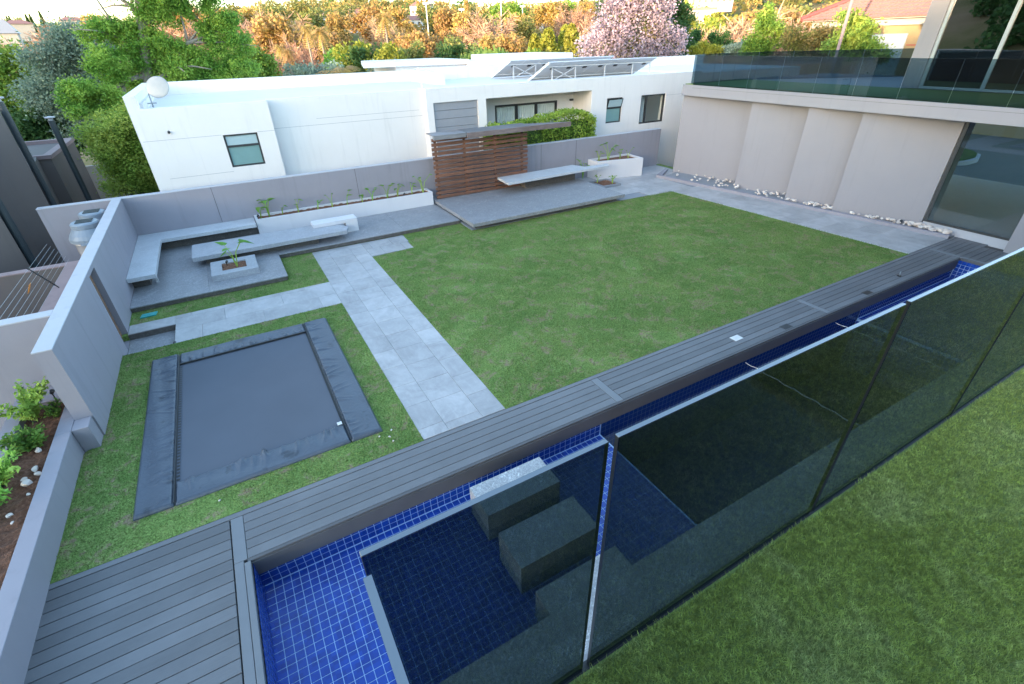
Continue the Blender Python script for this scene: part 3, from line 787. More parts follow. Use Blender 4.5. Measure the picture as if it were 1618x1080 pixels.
so = MB().add([(p[0],p[1],.66) for p in ti], [(0,1,2,3)]).build('soil', MAT['soil'], o)

# ---- big-leaved young plants
def arum_mesh(h, n, g, sz=.13, spread=.5):
    st = MB(); lf = MB()
    for i in range(n):
        a = g.uniform(0, 2*np.pi); hh = h*g.uniform(.6, 1.0); sp = spread*hh*g.uniform(.3, 1)
        tip = Vector((math.cos(a)*sp, math.sin(a)*sp, hh)); mid = Vector((math.cos(a)*sp*.3, math.sin(a)*sp*.3, hh*.6))
        st.tube([(0, 0, -.03), mid, tip], [.014, .009, .006], 5)
        d = Vector((math.cos(a), math.sin(a), g.uniform(-.7, .5))).normalized(); side = d.cross(Vector((0,0,1))).normalized(); up = side.cross(d)
        s = sz*g.uniform(.7, 1.2)
        P = [tip-d*s*.3, tip-d*s*.15+side*s*.42+up*.01, tip+d*s*.45+side*s*.34+up*.02, tip+d*s*1.25, tip+d*s*.45-side*s*.34+up*.02, tip-d*s*.15-side*s*.42+up*.01, tip+d*s*.3-up*s*.08]
        lf.add(P, [(0,1,6),(1,2,6),(2,3,6),(3,4,6),(4,5,6),(5,0,6)])
    return st, lf
ORD = ['first', 'second', 'third', 'fourth', 'fifth', 'sixth', 'seventh', 'eighth', 'ninth', 'tenth', 'eleventh', 'twelfth']
def arum(loc, h, n, seed, label, group=None, sz=.13, spread=.5):
    g = np.random.default_rng(seed); t = empty('young_plant', loc); tag(t, label, 'plant', group)
    a, b_ = arum_mesh(h, n, g, sz, spread); a.build('stem', MAT['leaf_lime'], t); b_.build('leaves', MAT['leaf_plant'], t)
row = [(0.46,.42,3,.15),(.70,.55,6,.17),(1.08,.30,2,.10),(1.55,.42,3,.12),(2.15,.32,3,.10),(2.62,.5,2,.06),(3.08,.5,2,.13),(3.6,.28,3,.10),(3.95,.42,5,.12),(4.45,.5,3,.14),(4.82,.46,4,.13),(5.35,.38,3,.12),]
for i, (x_, h_, n_, s_) in enumerate(row):
    arum((x_, 16.58+.03*((i*7) % 3-1), .52), h_, n_, 40+i, '%s young broad-leaved plant from the left in the long white planter' % ORD[i], 'young plants in the long white planter', s_)
arum((5.75, 16.58, .52), .62, 6, 60, 'tall thin plant at the right end of the long white planter', 'young plants in the long white planter', .09)
arum((-.5, 13.55, .25), .62, 5, 61, 'single bright green big-leaved plant in the square stone planter', None, .24, .45)
for i, (x_, y_, z_, h_, n_, s_, lab) in enumerate([(12.75,16.55,.1,.75,6,.14,'yellow-green plant behind the right end of the pale cantilevered bench'),(13.5,16.5,.62,.5,4,.13,'left plant in the taller white planter at the back wall'),(14.0,16.5,.62,.85,6,.16,'tallest plant in the taller white planter at the back wall'),(14.6,16.45,.62,.4,4,.10,'small plant right of the tallest one in the taller white planter'),(15.0,16.4,.62,.55,2,.06,'thin stalk at the right end of the taller white planter'),(12.85,15.7,.05,.32,3,.09,'small dark plant at the left of the low bed by the platform'),(13.3,15.3,.05,.30,6,.10,'small bushy plant at the right of the low bed by the platform')]):
    arum((x_, y_, z_), h_, n_, 70+i, lab, None, s_)
for i, (x_, y_, z_, lab) in enumerate([(.36,16.42,.57,'tiny black spotlight at the left end of the long white planter'),(5.0,16.45,.53,'tiny black spotlight near the right end of the long white planter'),(-.72,13.75,.26,'small dark round spotlight beside the plant in the square planter'),(-1.93,10.55,-.1,'small grey spotlight at the corner of the sunken door landing'),(-3.3,8.6,.3,'thin black spike light in the soil of the raised planter')]):
    t = empty('garden_spotlight', (x_, y_, z_)); tag(t, lab, 'spotlight')
    hh = .28 if i == 4 else .06
    MB().tube([(0, 0, -.03), (0, 0, hh)], .008, 6).build('spike', MAT['black'], t)
    MB().tube([(0, 0, hh), (.03, -.03, hh+.05)], [.025, .032], 8).build('head', MAT['dark_frame'], t)
# shrubs and stones in the raised planter
def shrub(loc, R_, H, n, ls, seed, mat, lab, cat='shrub', group=None, aspect=.45):
    g = np.random.default_rng(seed); t = empty('leafy_shrub', loc); tag(t, lab, cat, group)
    st = MB(); P = []
    for i in range(14):
        a = g.uniform(0, 2*np.pi); r = R_*g.uniform(.2, 1); hh = H*g.uniform(.5, 1)
        tip = np.array((math.cos(a)*r, math.sin(a)*r, hh)); mid = tip*np.array((.35, .35, .55))
        st.tube([(0, 0, -.05), tuple(mid), tuple(tip)], [.008, .006, .003], 4)
        k = n//14; u = g.uniform(.3, 1.05, k)[:, None]
        pp = np.where(u < .55, mid*(u/.55), mid+(tip-mid)*((u-.55)/.45)); P.append(pp+g.normal(size=(k, 3))*.028)
    st.build('stems', MAT['bark'], t); mesh_obj('leaves', leaf_cloud(np.concatenate(P), ls, g, aspect, .4), [MAT[mat]], t)
shrub((-3.56, 8.35, .3), .36, .62, 1500, .040, 1, 'leaf_lime', 'tallest bright green shrub at the far end of the raised planter')
shrub((-3.30, 8.35, .3), .14, .25, 300, .034, 2, 'leaf_plant', 'small dark green shrub against the wall end in the raised planter')
shrub((-3.48, 7.65, .3), .29, .30, 1100, .038, 3, 'leaf_plant', 'low spreading green shrub in the middle of the raised planter')
shrub((-3.64, 6.95, .3), .30, .40, 1300, .036, 4, 'leaf_lime', 'yellow-green shrub at the left rim of the raised planter, farther one')
shrub((-3.66, 6.4, .3), .30, .36, 1300, .036, 5, 'leaf_lime', 'yellow-green shrub at the left rim of the raised planter, nearest one')
def rock_mesh(seed, sx, sy, sz_):
    import bmesh
    bm = bmesh.new(); bmesh.ops.create_icosphere(bm, subdivisions=2, radius=1.0); g = np.random.default_rng(seed)
    cuts = g.normal(size=(9, 3)); cuts /= np.linalg.norm(cuts, axis=1)[:, None]; lim = g.uniform(.5, .85, 9)
    for v in bm.verts:
        p = np.array(v.co)
        for c_, l_ in zip(cuts, lim):
            d = p.dot(c_)
            if d > l_: p = p-c_*(d-l_)
        v.co = Vector(p*np.array((sx, sy, sz_)))
    me = bpy.data.meshes.new('stone'); bm.to_mesh(me); bm.free(); me.materials.append(MAT['rock']); return me
ROCKS = [rock_mesh(i, 1, .75, .55) for i in range(8)]
def rock(x_, y_, z_, s, lab, group, name='stone'):
    o = bpy.data.objects.new(name, ROCKS[rnd.randrange(8)]); link(o); o.location = (x_, y_, z_); o.scale = (s,)*3
    o.rotation_euler = (rnd.uniform(-.4, .4), rnd.uniform(-.4, .4), rnd.uniform(0, 6.3)); tag(o, lab, 'stone', group); return o
for (x_, y_, s) in ((-3.38,7.55,.06),(-3.33,7.1,.055),(-3.42,6.95,.045),(-3.36,6.85,.085),(-3.28,6.98,.045),(-3.55,7.9,.06),(-3.5,7.75,.05),(-3.42,6.3,.05),(-3.36,6.15,.03),(-3.5,5.1,.06),(-3.62,5.15,.05),(-3.3,6.6,.03),(-3.45,5.7,.03)):
    rock(x_, y_, .32, s, 'pale stone lying on the bark soil of the raised planter', 'stones in the raised planter')

# ================================================================== TRAMPOLINE
O = (-.66, 7.86, 0)
tr = empty('sunken_trampoline', O); tag(tr, 'large rectangular trampoline sunk level in the lawn with blue-grey padding', 'trampoline')
def lch(mb, name, mat, bevel=0, smooth=False):
    o = mb.build(name, MAT[mat], tr, bevel=bevel, smooth=smooth); o.location = (-O[0], -O[1], -O[2]); return o
x0, x1, y0, y1 = TR
lch(MB().box(x0+.02, x1-.02, y0+.02, y1-.02, -.03, .006), 'pit_floor', 'black')
def pad(x0, x1, y0, y1, z, seed, fold_axis, flip=False):
    g = np.random.default_rng(seed); nx = max(6, int((x1-x0)/.015)); ny = max(6, int((y1-y0)/.015)); V = []
    fl = [(g.uniform(0, 1), g.uniform(.35, .95), g.uniform(.012, .028), g.uniform(-.22, .22)) for _ in range(34)]
    for j in range(ny+1):
        for i in range(nx+1):
            u, v = i/nx, j/ny; e = min(u, 1-u)*(x1-x0); f = min(v, 1-v)*(y1-y0); ed = min(1, min(e, f)/.03)
            t, s = (v, u) if fold_axis == 'x' else (u, v)
            L = (y1-y0) if fold_axis == 'x' else (x1-x0)
            if flip: s = 1-s
            d = 0
            for (c_, ln, am, sl) in fl:
                q = (t-c_-sl*s*.3)*L/.022
                if abs(q) < 3: d += am*math.exp(-q*q)*max(0, 1-abs(s-.0)/ln)
            V.append((x0+(x1-x0)*u, y0+(y1-y0)*v, z*(.35+.65*ed)+d*ed+.004*math.sin(u*9+v*7+seed)))
    n = (nx+1); F = [(j*n+i, j*n+i+1, (j+1)*n+i+1, (j+1)*n+i) for j in range(ny) for i in range(nx)]
    base = len(V)
    ring = [i for i in range(nx+1)]+[j*n+nx for j in range(1, ny+1)]+[ny*n+i for i in range(nx-1, -1, -1)]+[j*n for j in range(ny-1, 0, -1)]
    V2 = [(V[k][0], V[k][1], -.01) for k in ring]; m_ = len(ring)
    F += [(ring[i], base+i, base+(i+1) % m_, ring[(i+1) % m_]) for i in range(m_)]
    return MB().add(V+V2, F)
lch(pad(x0, x0+.44, y0, y1, .055, 1, 'x', True), 'pad', 'pad', smooth=True)
lch(pad(x1-.46, x1, y0, y1, .055, 2, 'x'), 'pad', 'pad', smooth=True)
lch(pad(x0+.46, x1-.475, y1-.42, y1, .05, 3, 'y'), 'pad', 'pad', smooth=True)
lch(pad(x0+.46, x1-.475, y0, y0+.42, .05, 4, 'y', True), 'pad', 'pad', smooth=True)
mx0, mx1, my0, my1 = x0+.52, x1-.50, y0+.40, y1-.46
g = np.random.default_rng(9); nx, ny = 24, 32; V = []
for j in range(ny+1):
    for i in range(nx+1):
        u, v = i/nx, j/ny; V.append((mx0+(mx1-mx0)*u, my0+(my1-my0)*v, .026-.02*math.sin(u*math.pi)*math.sin(v*math.pi)))
lch(MB().add(V, [(j*(nx+1)+i, j*(nx+1)+i+1, (j+1)*(nx+1)+i+1, (j+1)*(nx+1)+i) for j in range(ny) for i in range(nx)]), 'jumping_mat', 'mat_fabric', smooth=True)
mb = MB(); mb.box(x0+.462, mx0-.0, y0+.38, y1-.44, .012, .02)
o = lch(mb, 'side_webbing', 'mat_fabric')
for q in range(44):
    yy = y0+.46+q*(3.2/44); lch(MB().box(x0+.468, x0+.505, yy, yy+.034, .021, .024), 'spring_slot', 'black')
for (px, py, pz, qx, qy) in ((x0+.452, y0, .05, x0+.452, y1), (x1-.468, y0, .05, x1-.468, y1)):
    lch(MB().bar((px, py+.02, pz), (qx, qy-.02, pz), .012, .012), 'frame_tube', 'black_steel')
lch(MB().bar((x0+.47, y1-.43, .045), (x1-.48, y1-.43, .045), .02, .03), 'frame_tube', 'black_steel')
lch(MB().box(x1-.57, x1-.50, y0+.42, y0+.49, .056, .062), 'white_label', 'white_paint')
o = MB().prism([(-2.56,12.26),(-2.27,12.27),(-2.30,12.1),(-2.59,12.09)], 0, .03).prism([(-2.52,12.2),(-2.34,12.2),(-2.36,12.15),(-2.54,12.15)], .03, .036).build('inspection_lid', MAT['turq'], bevel=.005); tag(o, 'small turquoise plastic inspection cover in the narrow grass strip', 'inspection cover')
for (x_, y_) in ((1.05, 5.75), (.98, 5.62), (.85, 5.7), (-1.3, 5.6), (1.0, 5.5)): rock(x_, y_, .01, .022, 'tiny white pebble on the grass near the trampoline corner', 'pebbles near the trampoline', 'pebble')

# ================================================================== TIMBER SLAT SCREEN
O = (8, 16.45, .25)
sc = empty('slat_screen', O); tag(sc, 'reddish brown horizontal timber slat screen with a flat beam canopy', 'screen')
def sch(mb, name, mat, bevel=.003):
    o = mb.build(name, MAT[mat], sc, bevel=bevel); o.location = (-O[0], -O[1], -O[2]); return o
NS = 14; sx0, sx1 = 6.18, 9.95
for i in range(NS):
    z = .27+i*.146
    me = slab_mesh(SC, sx1-sx0, .04, .098, MAT['slat'], .004)
    o = bpy.data.objects.new('slat', me); link(o, sc); o.location = ((sx0+sx1)/2-O[0]+rnd.uniform(-.015, .015), 16.4-O[1]+rnd.uniform(-.004, .004), z-O[2])
for xp in (6.32, 7.4, 8.62, 9.75):
    sch(MB().box(xp-.035, xp+.035, 16.42, 16.5, .252, 2.30), 'post', 'slat')
sch(MB().box(7.30, 11.55, 15.88, 15.95, 2.26, 2.42), 'fascia_beam', 'old_beam')
sch(MB().box(7.32, 9.9, 15.95, 16.75, 2.38, 2.42), 'canopy_board', 'grey_beam')
sch(MB().prism([(9.9,15.95),(11.5,15.95),(9.9,16.5)], 2.382, 2.418), 'canopy_board', 'grey_beam')
sch(MB().box(6.12, 7.298, 15.98, 16.10, 2.28, 2.42), 'fascia_beam', 'grey_beam')
sch(MB().box(6.13, 7.3, 16.1, 16.7, 2.39, 2.42), 'canopy_board', 'grey_beam')

# ================================================================== GREY HOUSE ON THE RIGHT
gh = empty('grey_house', (17, 8, 0)); tag(gh, 'grey rendered modern house on the right with sawtooth ground floor wall and glazed upper floor', 'house')
GO = (17, 8, 0)
def gch(mb, name, mat, parent=None, bevel=0, lab=None):
    o = mb.build(name, [MAT[k_] for k_ in mat] if isinstance(mat, list) else MAT[mat], parent or gh, bevel=bevel)
    if parent is None: o.location = (-GO[0], -GO[1], -GO[2])
    if lab: o['label'] = lab
    return o
PAN = [((16.84,15.5),(17.42,12.275)),((16.82,12.27),(17.38,10.125)),((16.76,10.12),(17.34,8.495)),((16.86,8.49),(17.5,6.2))]
for i, (a, b) in enumerate(PAN):
    gch(MB().prism([a, b, (18.2, b[1]), (18.2, a[1])], -.1, 3.018), 'sawtooth_wall', 'house_grey')
gch(MB().prism([(16.66,-3),(16.66,15.47),(26,15.47),(26,-3)], 3.02, 3.40), 'floor_slab', 'house_grey', bevel=.006)
gch(MB().prism([(16.655,15.0),(16.655,-3),(16.68,-3),(16.68,15.0)], 3.30, 3.305), 'drip_line', 'dark_frame')
# ground floor glazing
gx = 17.5
gch(MB().box(gx, gx+.3, 4.1, 6.17, -.1, .22), 'plinth', 'wall_cap')
fr = gch(MB().box(gx-.01, gx+.06, 6.09, 6.17, .221, 3.018).box(gx-.01, gx+.06, 4.1, 4.16, .221, 3.018).box(gx-.01, gx+.06, 4.16, 6.09, .221, .27).box(gx-.01, gx+.06, 4.16, 6.09, 2.96, 3.018), 'window_frame', 'dark_frame')
gch(MB().box(gx+.02, gx+.03, 4.16, 6.09, .27, 2.96), 'pane', 'house_glass')
gch(MB().box(17.8, 25.5, -2.5, 14, -.1, .05), 'interior_floor', 'pale_floor')
gch(MB().box(25.3, 25.6, -2.5, 2.0, .05, 3.0).box(25.3, 25.6, 12.5, 15, .05, 3.0).box(25.3,25.6,2.0,12.5,2.85,3.0), 'interior_wall', 'interior')
gch(MB().box(25.4, 25.42, 2.0, 12.5, .05, 2.85), 'pane', 'clear_glass')
gch(MB().box(25.36, 25.46, 5.4, 5.5, .05, 2.85).box(25.36, 25.46, 9.0, 9.1, .05, 2.85), 'window_frame', 'dark_frame')
gch(MB().box(18.2, 25.5, 13.8, 14.0, .05, 3.0), 'interior_wall', 'interior')
gch(MB().box(17.2, 17.45, -3, 4.08, -.1, 3.018), 'end_wall', 'house_grey')
gch(MB().box(20.4, 22.4, 3.2, 4.0, .05, .5).box(20.4, 20.7, 3.2, 4.0, .5, .85), 'sofa', 'curtain')
tag(MB().box(25.62, 60, -30, 17.5, -3.2, -.12).build('driveway', MAT['paving_far']), kind='structure')
isl = tag(MB().prism([(29.2+2.4*math.cos(a/14*2*math.pi)*1.0, 11.0+1.6*math.sin(a/14*2*math.pi)) for a in range(14)], -.12, .06).build('kerb_island', MAT['wall_cap']), 'kerbed planting island in the driveway seen through the ground floor glass', 'kerb island')
MB().prism([(29.2+2.25*math.cos(a/14*2*math.pi), 11.0+1.45*math.sin(a/14*2*math.pi)) for a in range(14)], .061, .12).build('ground_cover', MAT['leaf_dark'], isl)
# terrace turf, upper floor
gch(MB().box(16.72, 20.0, -3, 15.4, 3.401, 3.43), 'terrace_turf', 'turf_base')
ux = 20.2
gch(MB().box(ux, 26, 9.05, 9.3, 3.43, 6.9), 'upper_wall', 'house_grey')
gch(MB().box(ux-.05, ux+.3, 8.78, 9.3-.25, 3.43, 6.9), 'upper_pier', 'house_grey')
ufr = gch(MB().box(ux, ux+.08, -3, 8.78, 3.43, 3.5).box(ux, ux+.08, -3, 8.78, 6.8, 6.9), 'window_frame', 'mid_frame')
for i in range(7):
    yy = 8.74-i*1.62
    gch(MB().box(ux-.01, ux+.09, yy-.06, yy+.04, 3.5, 6.8), 'mullion', 'mid_frame')
    gch(MB().box(ux+.03, ux+.04, yy-1.58, yy-.06, 3.5, 6.8), 'pane', 'upper_glass')
gch(MB().box(ux+.4, 26, -3, 9.0, 3.41, 3.46), 'interior_floor', 'interior')
gch(MB().box(25.7, 26, -3, 9.0, 3.46, 6.9), 'interior_wall', 'interior')
gch(MB().box(17.15, 27, -6, 9.6, 6.91, 7.25), 'roof_slab', 'house_grey')
# balustrade panes on the slab edge
bal = empty('terrace_balustrade', (16.7, 6, 3.4)); tag(bal, 'dark tinted glass balustrade along the edge of the grey house terrace', 'balustrade')
def bch(mb, name, mat, P, O): 
    o = mb.build(name, [MAT[k_] for k_ in mat] if isinstance(mat, list) else MAT[mat], P); o.location = (-O[0], -O[1], -O[2]); return o
BO = (16.7, 6, 3.4)
yy = 15.0
while yy > -1.5:
    y2 = yy-1.22
    o = bch(MB().box(16.69, 16.702, y2+.012, yy, 3.405, 4.40), 'glass_pane', 'tint_glass_far', bal, BO)
    o.data.materials.append(MAT['glass_edge'])
    for p in o.data.polygons:
        if abs(p.normal.z) > .5 or abs(p.normal.y) > .5: p.material_index = 1
    yy = y2
ba2 = empty('rear_balustrade', (20, 15.2, 3.4)); tag(ba2, 'dark tinted glass balustrade along the far side of the grey house terrace', 'balustrade')
BO2 = (20, 15.2, 3.4)
xx = 16.8; line = lambda x_: 15.2-max(0, (x_-20.2))*.62
while xx < 31:
    x2 = xx+1.2
    o = bch(MB().prism([(xx+.012, line(xx)), (x2, line(x2)), (x2, line(x2)+.014), (xx+.012, line(xx)+.014)], 3.405, 4.42), 'glass_pane', 'tint_glass_far', ba2, BO2)
    o.data.materials.append(MAT['glass_edge'])
    for p in o.data.polygons:
        if abs(p.normal.z) > .5 or abs(p.normal.x) > .8: p.material_index = 1
    xx = x2
# kerb and stones at the foot of the wall
mb = MB(); kp = [xk_ for xk_ in (5.3, 8.5, 12.1, 15.2)]
for a, b in zip(kp[:-1], kp[1:]):
    mb.prism([(xk(a),a),(xk(a)+.13,a),(xk(b)+.13,b),(xk(b),b)], -.05, .10)
mb.prism([(xk(15.2),15.2),(xk(15.2)+.13,15.0),(16.8,15.75),(16.8,15.9)], -.05, .10)
kb = tag(mb.build('rock_bed_kerb', MAT['grey_plaster'], bevel=.004), 'low pale kerb between the side path and the sawtooth wall', 'kerb')
mb = MB(); mb.prism([(xk(5.3)+.1,5.3),(xk(15)+.1,15.0),(17.2,15.4),(18,5.3)], -.05, .03)
tag(mb.build('rock_bed', MAT['grout']), kind='structure')
bays = [('farthest', PAN[0], 34), ('second farthest', PAN[1], 34), ('second nearest', PAN[2], 34), ('nearest', PAN[3], 64)]
g = np.random.default_rng(21)
for nm, (a, b), n in bays:
    for i in range(n):
        t = g.uniform(0, 1)**.55; yv = a[1]+(b[1]-a[1])*t; xw = a[0]+(b[0]-a[0])*t; xe = xk(yv)+.14
        if nm == 'nearest' and i > 32: yv = g.uniform(5.4, 6.4); xw = 17.45; xe = xk(yv)+.13
        xv = xw-.06-(xw-xe-.06)*g.uniform(0, 1)
        s = g.uniform(.04, .085) if nm != 'nearest' or i <= 32 else g.uniform(.06, .12)
        rock(xv, yv, .10+s*.35, s, 'pale angular stone in the %s bay at the foot of the sawtooth wall' % nm, 'stones in the %s bay of the sawtooth wall' % nm)
t = empty('garden_spotlight', (17.25, 6.6, .05)); tag(t, 'tiny black spotlight among the pale stones beside the glass door', 'spotlight')
MB().tube([(0, 0, 0), (0, 0, .06)], .01, 6).build('spike', MAT['black'], t); MB().tube([(0, 0, .06), (-.04, 0, .12)], [.03, .04], 8).build('head', MAT['dark_frame'], t)

# ================================================================== OWN BALCONY
GY = .585; FZ = 3.2
own = empty('camera_house', (8, -5, 0)); tag(own, 'light grey house with the artificial turf balcony in the foreground', 'house')
def och(mb, name, mat):
    o = mb.build(name, MAT[mat], own); o.location = (-8, 5, 0); return o
och(MB().box(.0, 17.1, -6.2, .63, 2.85, 3.17), 'balcony_slab', 'house_grey')
och(MB().box(-.6, 17.1, -14, -6.2, -.4, 6.9), 'house_body', 'house_grey')
och(MB().box(.62, 5.0, -6.19, -6.15, 3.3, 5.6).box(6.2, 12, -6.19, -6.15, 3.3, 5.6), 'window', 'dark_frame')
och(MB().box(.02, 17.1, .583, .611, 3.171, 3.178), 'glass_channel', 'black')
och(MB().box(-.5, 17.0, -6.19, -.3, .0, 2.849), 'ground_floor', 'dark_frame')
for i in range(7): och(MB().box(.1+i*2.4, 2.4+i*2.4, -.29, -.25, .05, 2.7), 'sliding_door', 'house_glass')
tb = tag(MB().box(.025, 17.0, -6.19, .580, 3.171, 3.185).build('artificial_turf', MAT['turf_base']), kind='structure')
g = np.random.default_rng(31)
poly = [(.03,-1.0),(9,-1.0),(9,.585),(.03,.585)]
x, y = scatter([poly], lambda P: 85000, g)
dd = np.hypot(x, y); k = (g.uniform(0, 1, len(x)) < np.clip(3.0/np.maximum(dd, .1)**1.6, .04, 1)) & ((x-.6)*.35 > -y-.45)
x, y = x[k], y[k]
edge = .012*np.sin(x*9)+.012*np.sin(x*23); k = y < .572+edge*.25; x, y = x[k], y[k]
gt = blades('turf_blades', x, y, 3.185, .010, .023, .0017, 1.3, [MAT['turf_blade']], 12)
tag(gt, 'bright green artificial turf pile on the near balcony floor', 'artificial turf', kind='stuff')
balu = empty('balcony_balustrade', (2, GY, 3.2)); tag(balu, 'dark tinted frameless glass balustrade in front of the camera on the turf balcony', 'balustrade')
BO = (2, GY, 3.2)
def pane(x0, x1):
    mb = MB(); z0, z1 = 3.172, 4.235; t = .015
    mb.box(x0, x1, GY+.004, GY+.004+t, z0, z1)
    o = mb.build('glass_pane', [MAT['tint_glass'], MAT['glass_edge'], MAT['gasket']], balu); o.location = (-BO[0], -BO[1], -BO[2])
    for p in o.data.polygons:
        if abs(p.normal.z) > .5: p.material_index = 1
        elif abs(p.normal.x) > .5: p.material_index = 2
    b = o.modifiers.new('bevel', 'BEVEL'); b.width = .0015; b.segments = 1
    return o
px_ = [.012, .598, 1.855, 3.115, 4.37, 5.63, 6.88, 8.14, 9.4, 10.65, 11.9, 13.15, 14.4, 15.65, 16.9]
pane(px_[0], px_[1]-.028)
for a, b in zip(px_[1:-1], px_[2:]): pane(a, b-.028)
mb = MB().box(.0045, .0195, -2.6, GY-.03, 3.172, 4.225)
o = mb.build('glass_return', [MAT['tint_glass'], MAT['glass_edge'], MAT['gasket']], balu); o.location = (-BO[0], -BO[1], -BO[2])
for p in o.data.polygons:
    if abs(p.normal.z) > .5: p.material_index = 1

# ================================================================== WHITE HOUSE
WF = 18.0; RZ = 3.5
wh = empty('white_house', (8, 22, 0)); tag(wh, 'long low white flat-roofed house behind the back garden wall', 'house')
WO = (8, 22, 0)
def wch(mb, name, mat, parent=None, bevel=0, lab=None):
    o = mb.build(name, MAT[mat], parent or wh, bevel=bevel)
    if parent is None: o.location = (-8, -22, 0)
    if lab: o['label'] = lab
    return o
def wall_holes(x0, x1, y0, t, z0, z1, holes):
    mb = MB(); holes = sorted(holes); cur = x0
    for (a, b, c_, d_) in holes:
        mb.box(cur, a, y0, y0+t, z0, z1); mb.box(a, b, y0, y0+t, z0, c_); mb.box(a, b, y0, y0+t, d_, z1); cur = b
    mb.box(cur, x1, y0, y0+t, z0, z1); return mb
wch(wall_holes(-1.97, 1.6, 18.0, .3, -4, 3.60, [(.13, 1.09, 1.82, 2.76)]), 'wall', 'white_plaster')
wch(MB().box(-1.97, -1.68, 18.003, 25.2, 3.60, 3.93).box(-1.97,-1.68,18.3,25.2,-4,3.6), 'wall', 'white_plaster')
wch(MB().box(-1.68, -1.60, 18.3, 25.0, 3.5, 3.72), 'inner_upstand', 'roof_white')
wch(MB().box(1.3, 1.6, 18.3, 18.42, -4, 3.60).box(1.6, 6.75, 18.42, 18.7, -4, 3.60), 'wall', 'white_plaster')
wch(wall_holes(6.75, 9.12, 18.0, .3, -4, 3.64, [(7.0, 8.78, 1.2, 3.18)]), 'wall', 'white_plaster')
wch(MB().box(6.75, 6.9, 18.3, 18.7, -4, 3.64), 'wall', 'white_plaster')
wch(wall_holes(9.12, 20.5, 18.0, .3, 3.19, 3.64, []), 'wall', 'white_plaster')
wch(wall_holes(14.1, 20.5, 18.0, .3, -4, 3.19, [(14.95,15.81,1.84,2.83),(16.9,18.37,1.65,2.83)]), 'wall', 'white_plaster')
wch(wall_holes(9.12, 14.1, 19.3, .25, -4, 3.19, [(10.17,13.26,.9,2.78)]), 'wall', 'white_plaster', lab='recessed cream-white wall behind the hedge')
wch(MB().box(9.0, 9.12, 18.3, 19.3, -4, 3.19).box(14.1, 14.25, 18.3, 19.3, -4, 3.19).box(9.12, 14.1, 18.3, 19.55, 3.19, 3.3), 'recess_side', 'white_plaster')
wch(MB().box(-1.68, 20.5, 18.7, 25.0, 3.3, RZ), 'roof', 'roof_white')
wch(MB().box(-1.6, 1.3, 18.3, 18.7, 3.3, RZ).box(6.9, 20.5, 18.3, 18.7, 3.301, RZ), 'roof', 'roof_white')
wch(MB().box(-1.68, 9.0, 24.9, 25.2, 3.4, 3.93).box(9.0, 28, 24.6, 24.9, 3.3, 4.02).box(20.5, 28, 18.0, 24.6, 3.2, 3.55), 'parapet', 'white_plaster')
wch(MB().box(8.7, 9.0, 21.5, 24.9, 3.5, 3.93), 'parapet', 'white_plaster')
wch(MB().box(20.5, 28, 18.0, 18.3, -4, 3.2), 'wall', 'white_plaster')
wch(MB().box(-1.97, 28, 25.2, 34, -4, 3.2), 'rear_wing', 'white_plaster')
wch(MB().prism([(8.4,32),(15,31.8),(15,37),(9.6,37)], 3.85, 4.1), 'rear_roof', 'white_plaster')
wch(MB().box(10.4, 15, 32.3, 37, 1, 3.85), 'rear_wing', 'white_plaster')
wch(MB().box(17.2, 22.6, 31.2, 36, 1, 4.26), 'rear_wing', 'white_plaster')
wch(MB().box(15.0, 17.2, 31.5, 36, 1, 3.95), 'rear_wing', 'white_plaster')
# windows: frames, panes
def window(x0, x1, y, z0, z1, split, panes, fw=.05, deep=.08):
    f = wch(MB().box(x0, x0+fw, y, y+deep, z0, z1).box(x1-fw, x1, y, y+deep, z0, z1).box(x0+fw, x1-fw, y, y+deep, z0, z0+fw).box(x0+fw, x1-fw, y, y+deep, z1-fw, z1), 'window_frame', 'dark_frame')
    for s in split:
        if s[0] == 'h': MB().box(x0+fw, x1-fw, y-.002, y+deep, s[1]-fw*.6, s[1]+fw*.6).build('glazing_bar', MAT['dark_frame'], f)
        else: MB().box(s[1]-fw*.6, s[1]+fw*.6, y-.002, y+deep, z0+fw, z1-fw).build('glazing_bar', MAT['dark_frame'], f)
    for (a, b, c_, d_, mt) in panes: MB().box(a, b, y+.03, y+.04, c_, d_).build('pane', MAT[mt], f)
    return f
window(.13, 1.09, 18.03, 1.82, 2.76, [('h', 2.42)], [(.18,1.04,1.87,2.39,'teal_blind'),(.18,1.04,2.45,2.71,'pale_blind')])
window(14.95, 15.81, 18.05, 1.84, 2.83, [('h', 2.43)], [(15.0,15.76,1.89,2.4,'teal_blind')], .04)
f = wch(MB().obox((15.38,17.98,2.62), (.41,0,0), (0,.012,0), (0,-.05,.17)), 'open_sash', 'dark_frame')
MB().obox((15.38,17.962,2.62), (.36,0,0), (0,.002,0), (0,-.042,.14)).build('pane', MAT['pale_blind'], f)
window(16.9, 18.37, 18.03, 1.65, 2.83, [('v', 17.25)], [(16.95,17.22,1.7,2.78,'clear_glass'),(17.28,18.32,1.7,2.78,'clear_glass')], .06)
wch(MB().box(16.8, 18.6, 20.4, 20.5, 1.2, 3.2), 'room_wall', 'interior')
for i in range(5): wch(MB().box(17.0+i*.13, 17.08+i*.13, 18.35+.03*(i % 2), 18.4+.03*(i % 2), 1.66, 2.82), 'curtain', 'curtain')
window(10.17, 13.26, 19.32, .9, 2.78, [('v', 11.22), ('v', 12.2)], [(10.22,11.19,.95,2.73,'clear_glass'),(11.25,12.17,.95,2.73,'clear_glass'),(12.23,13.21,.95,2.73,'clear_glass')], .08)
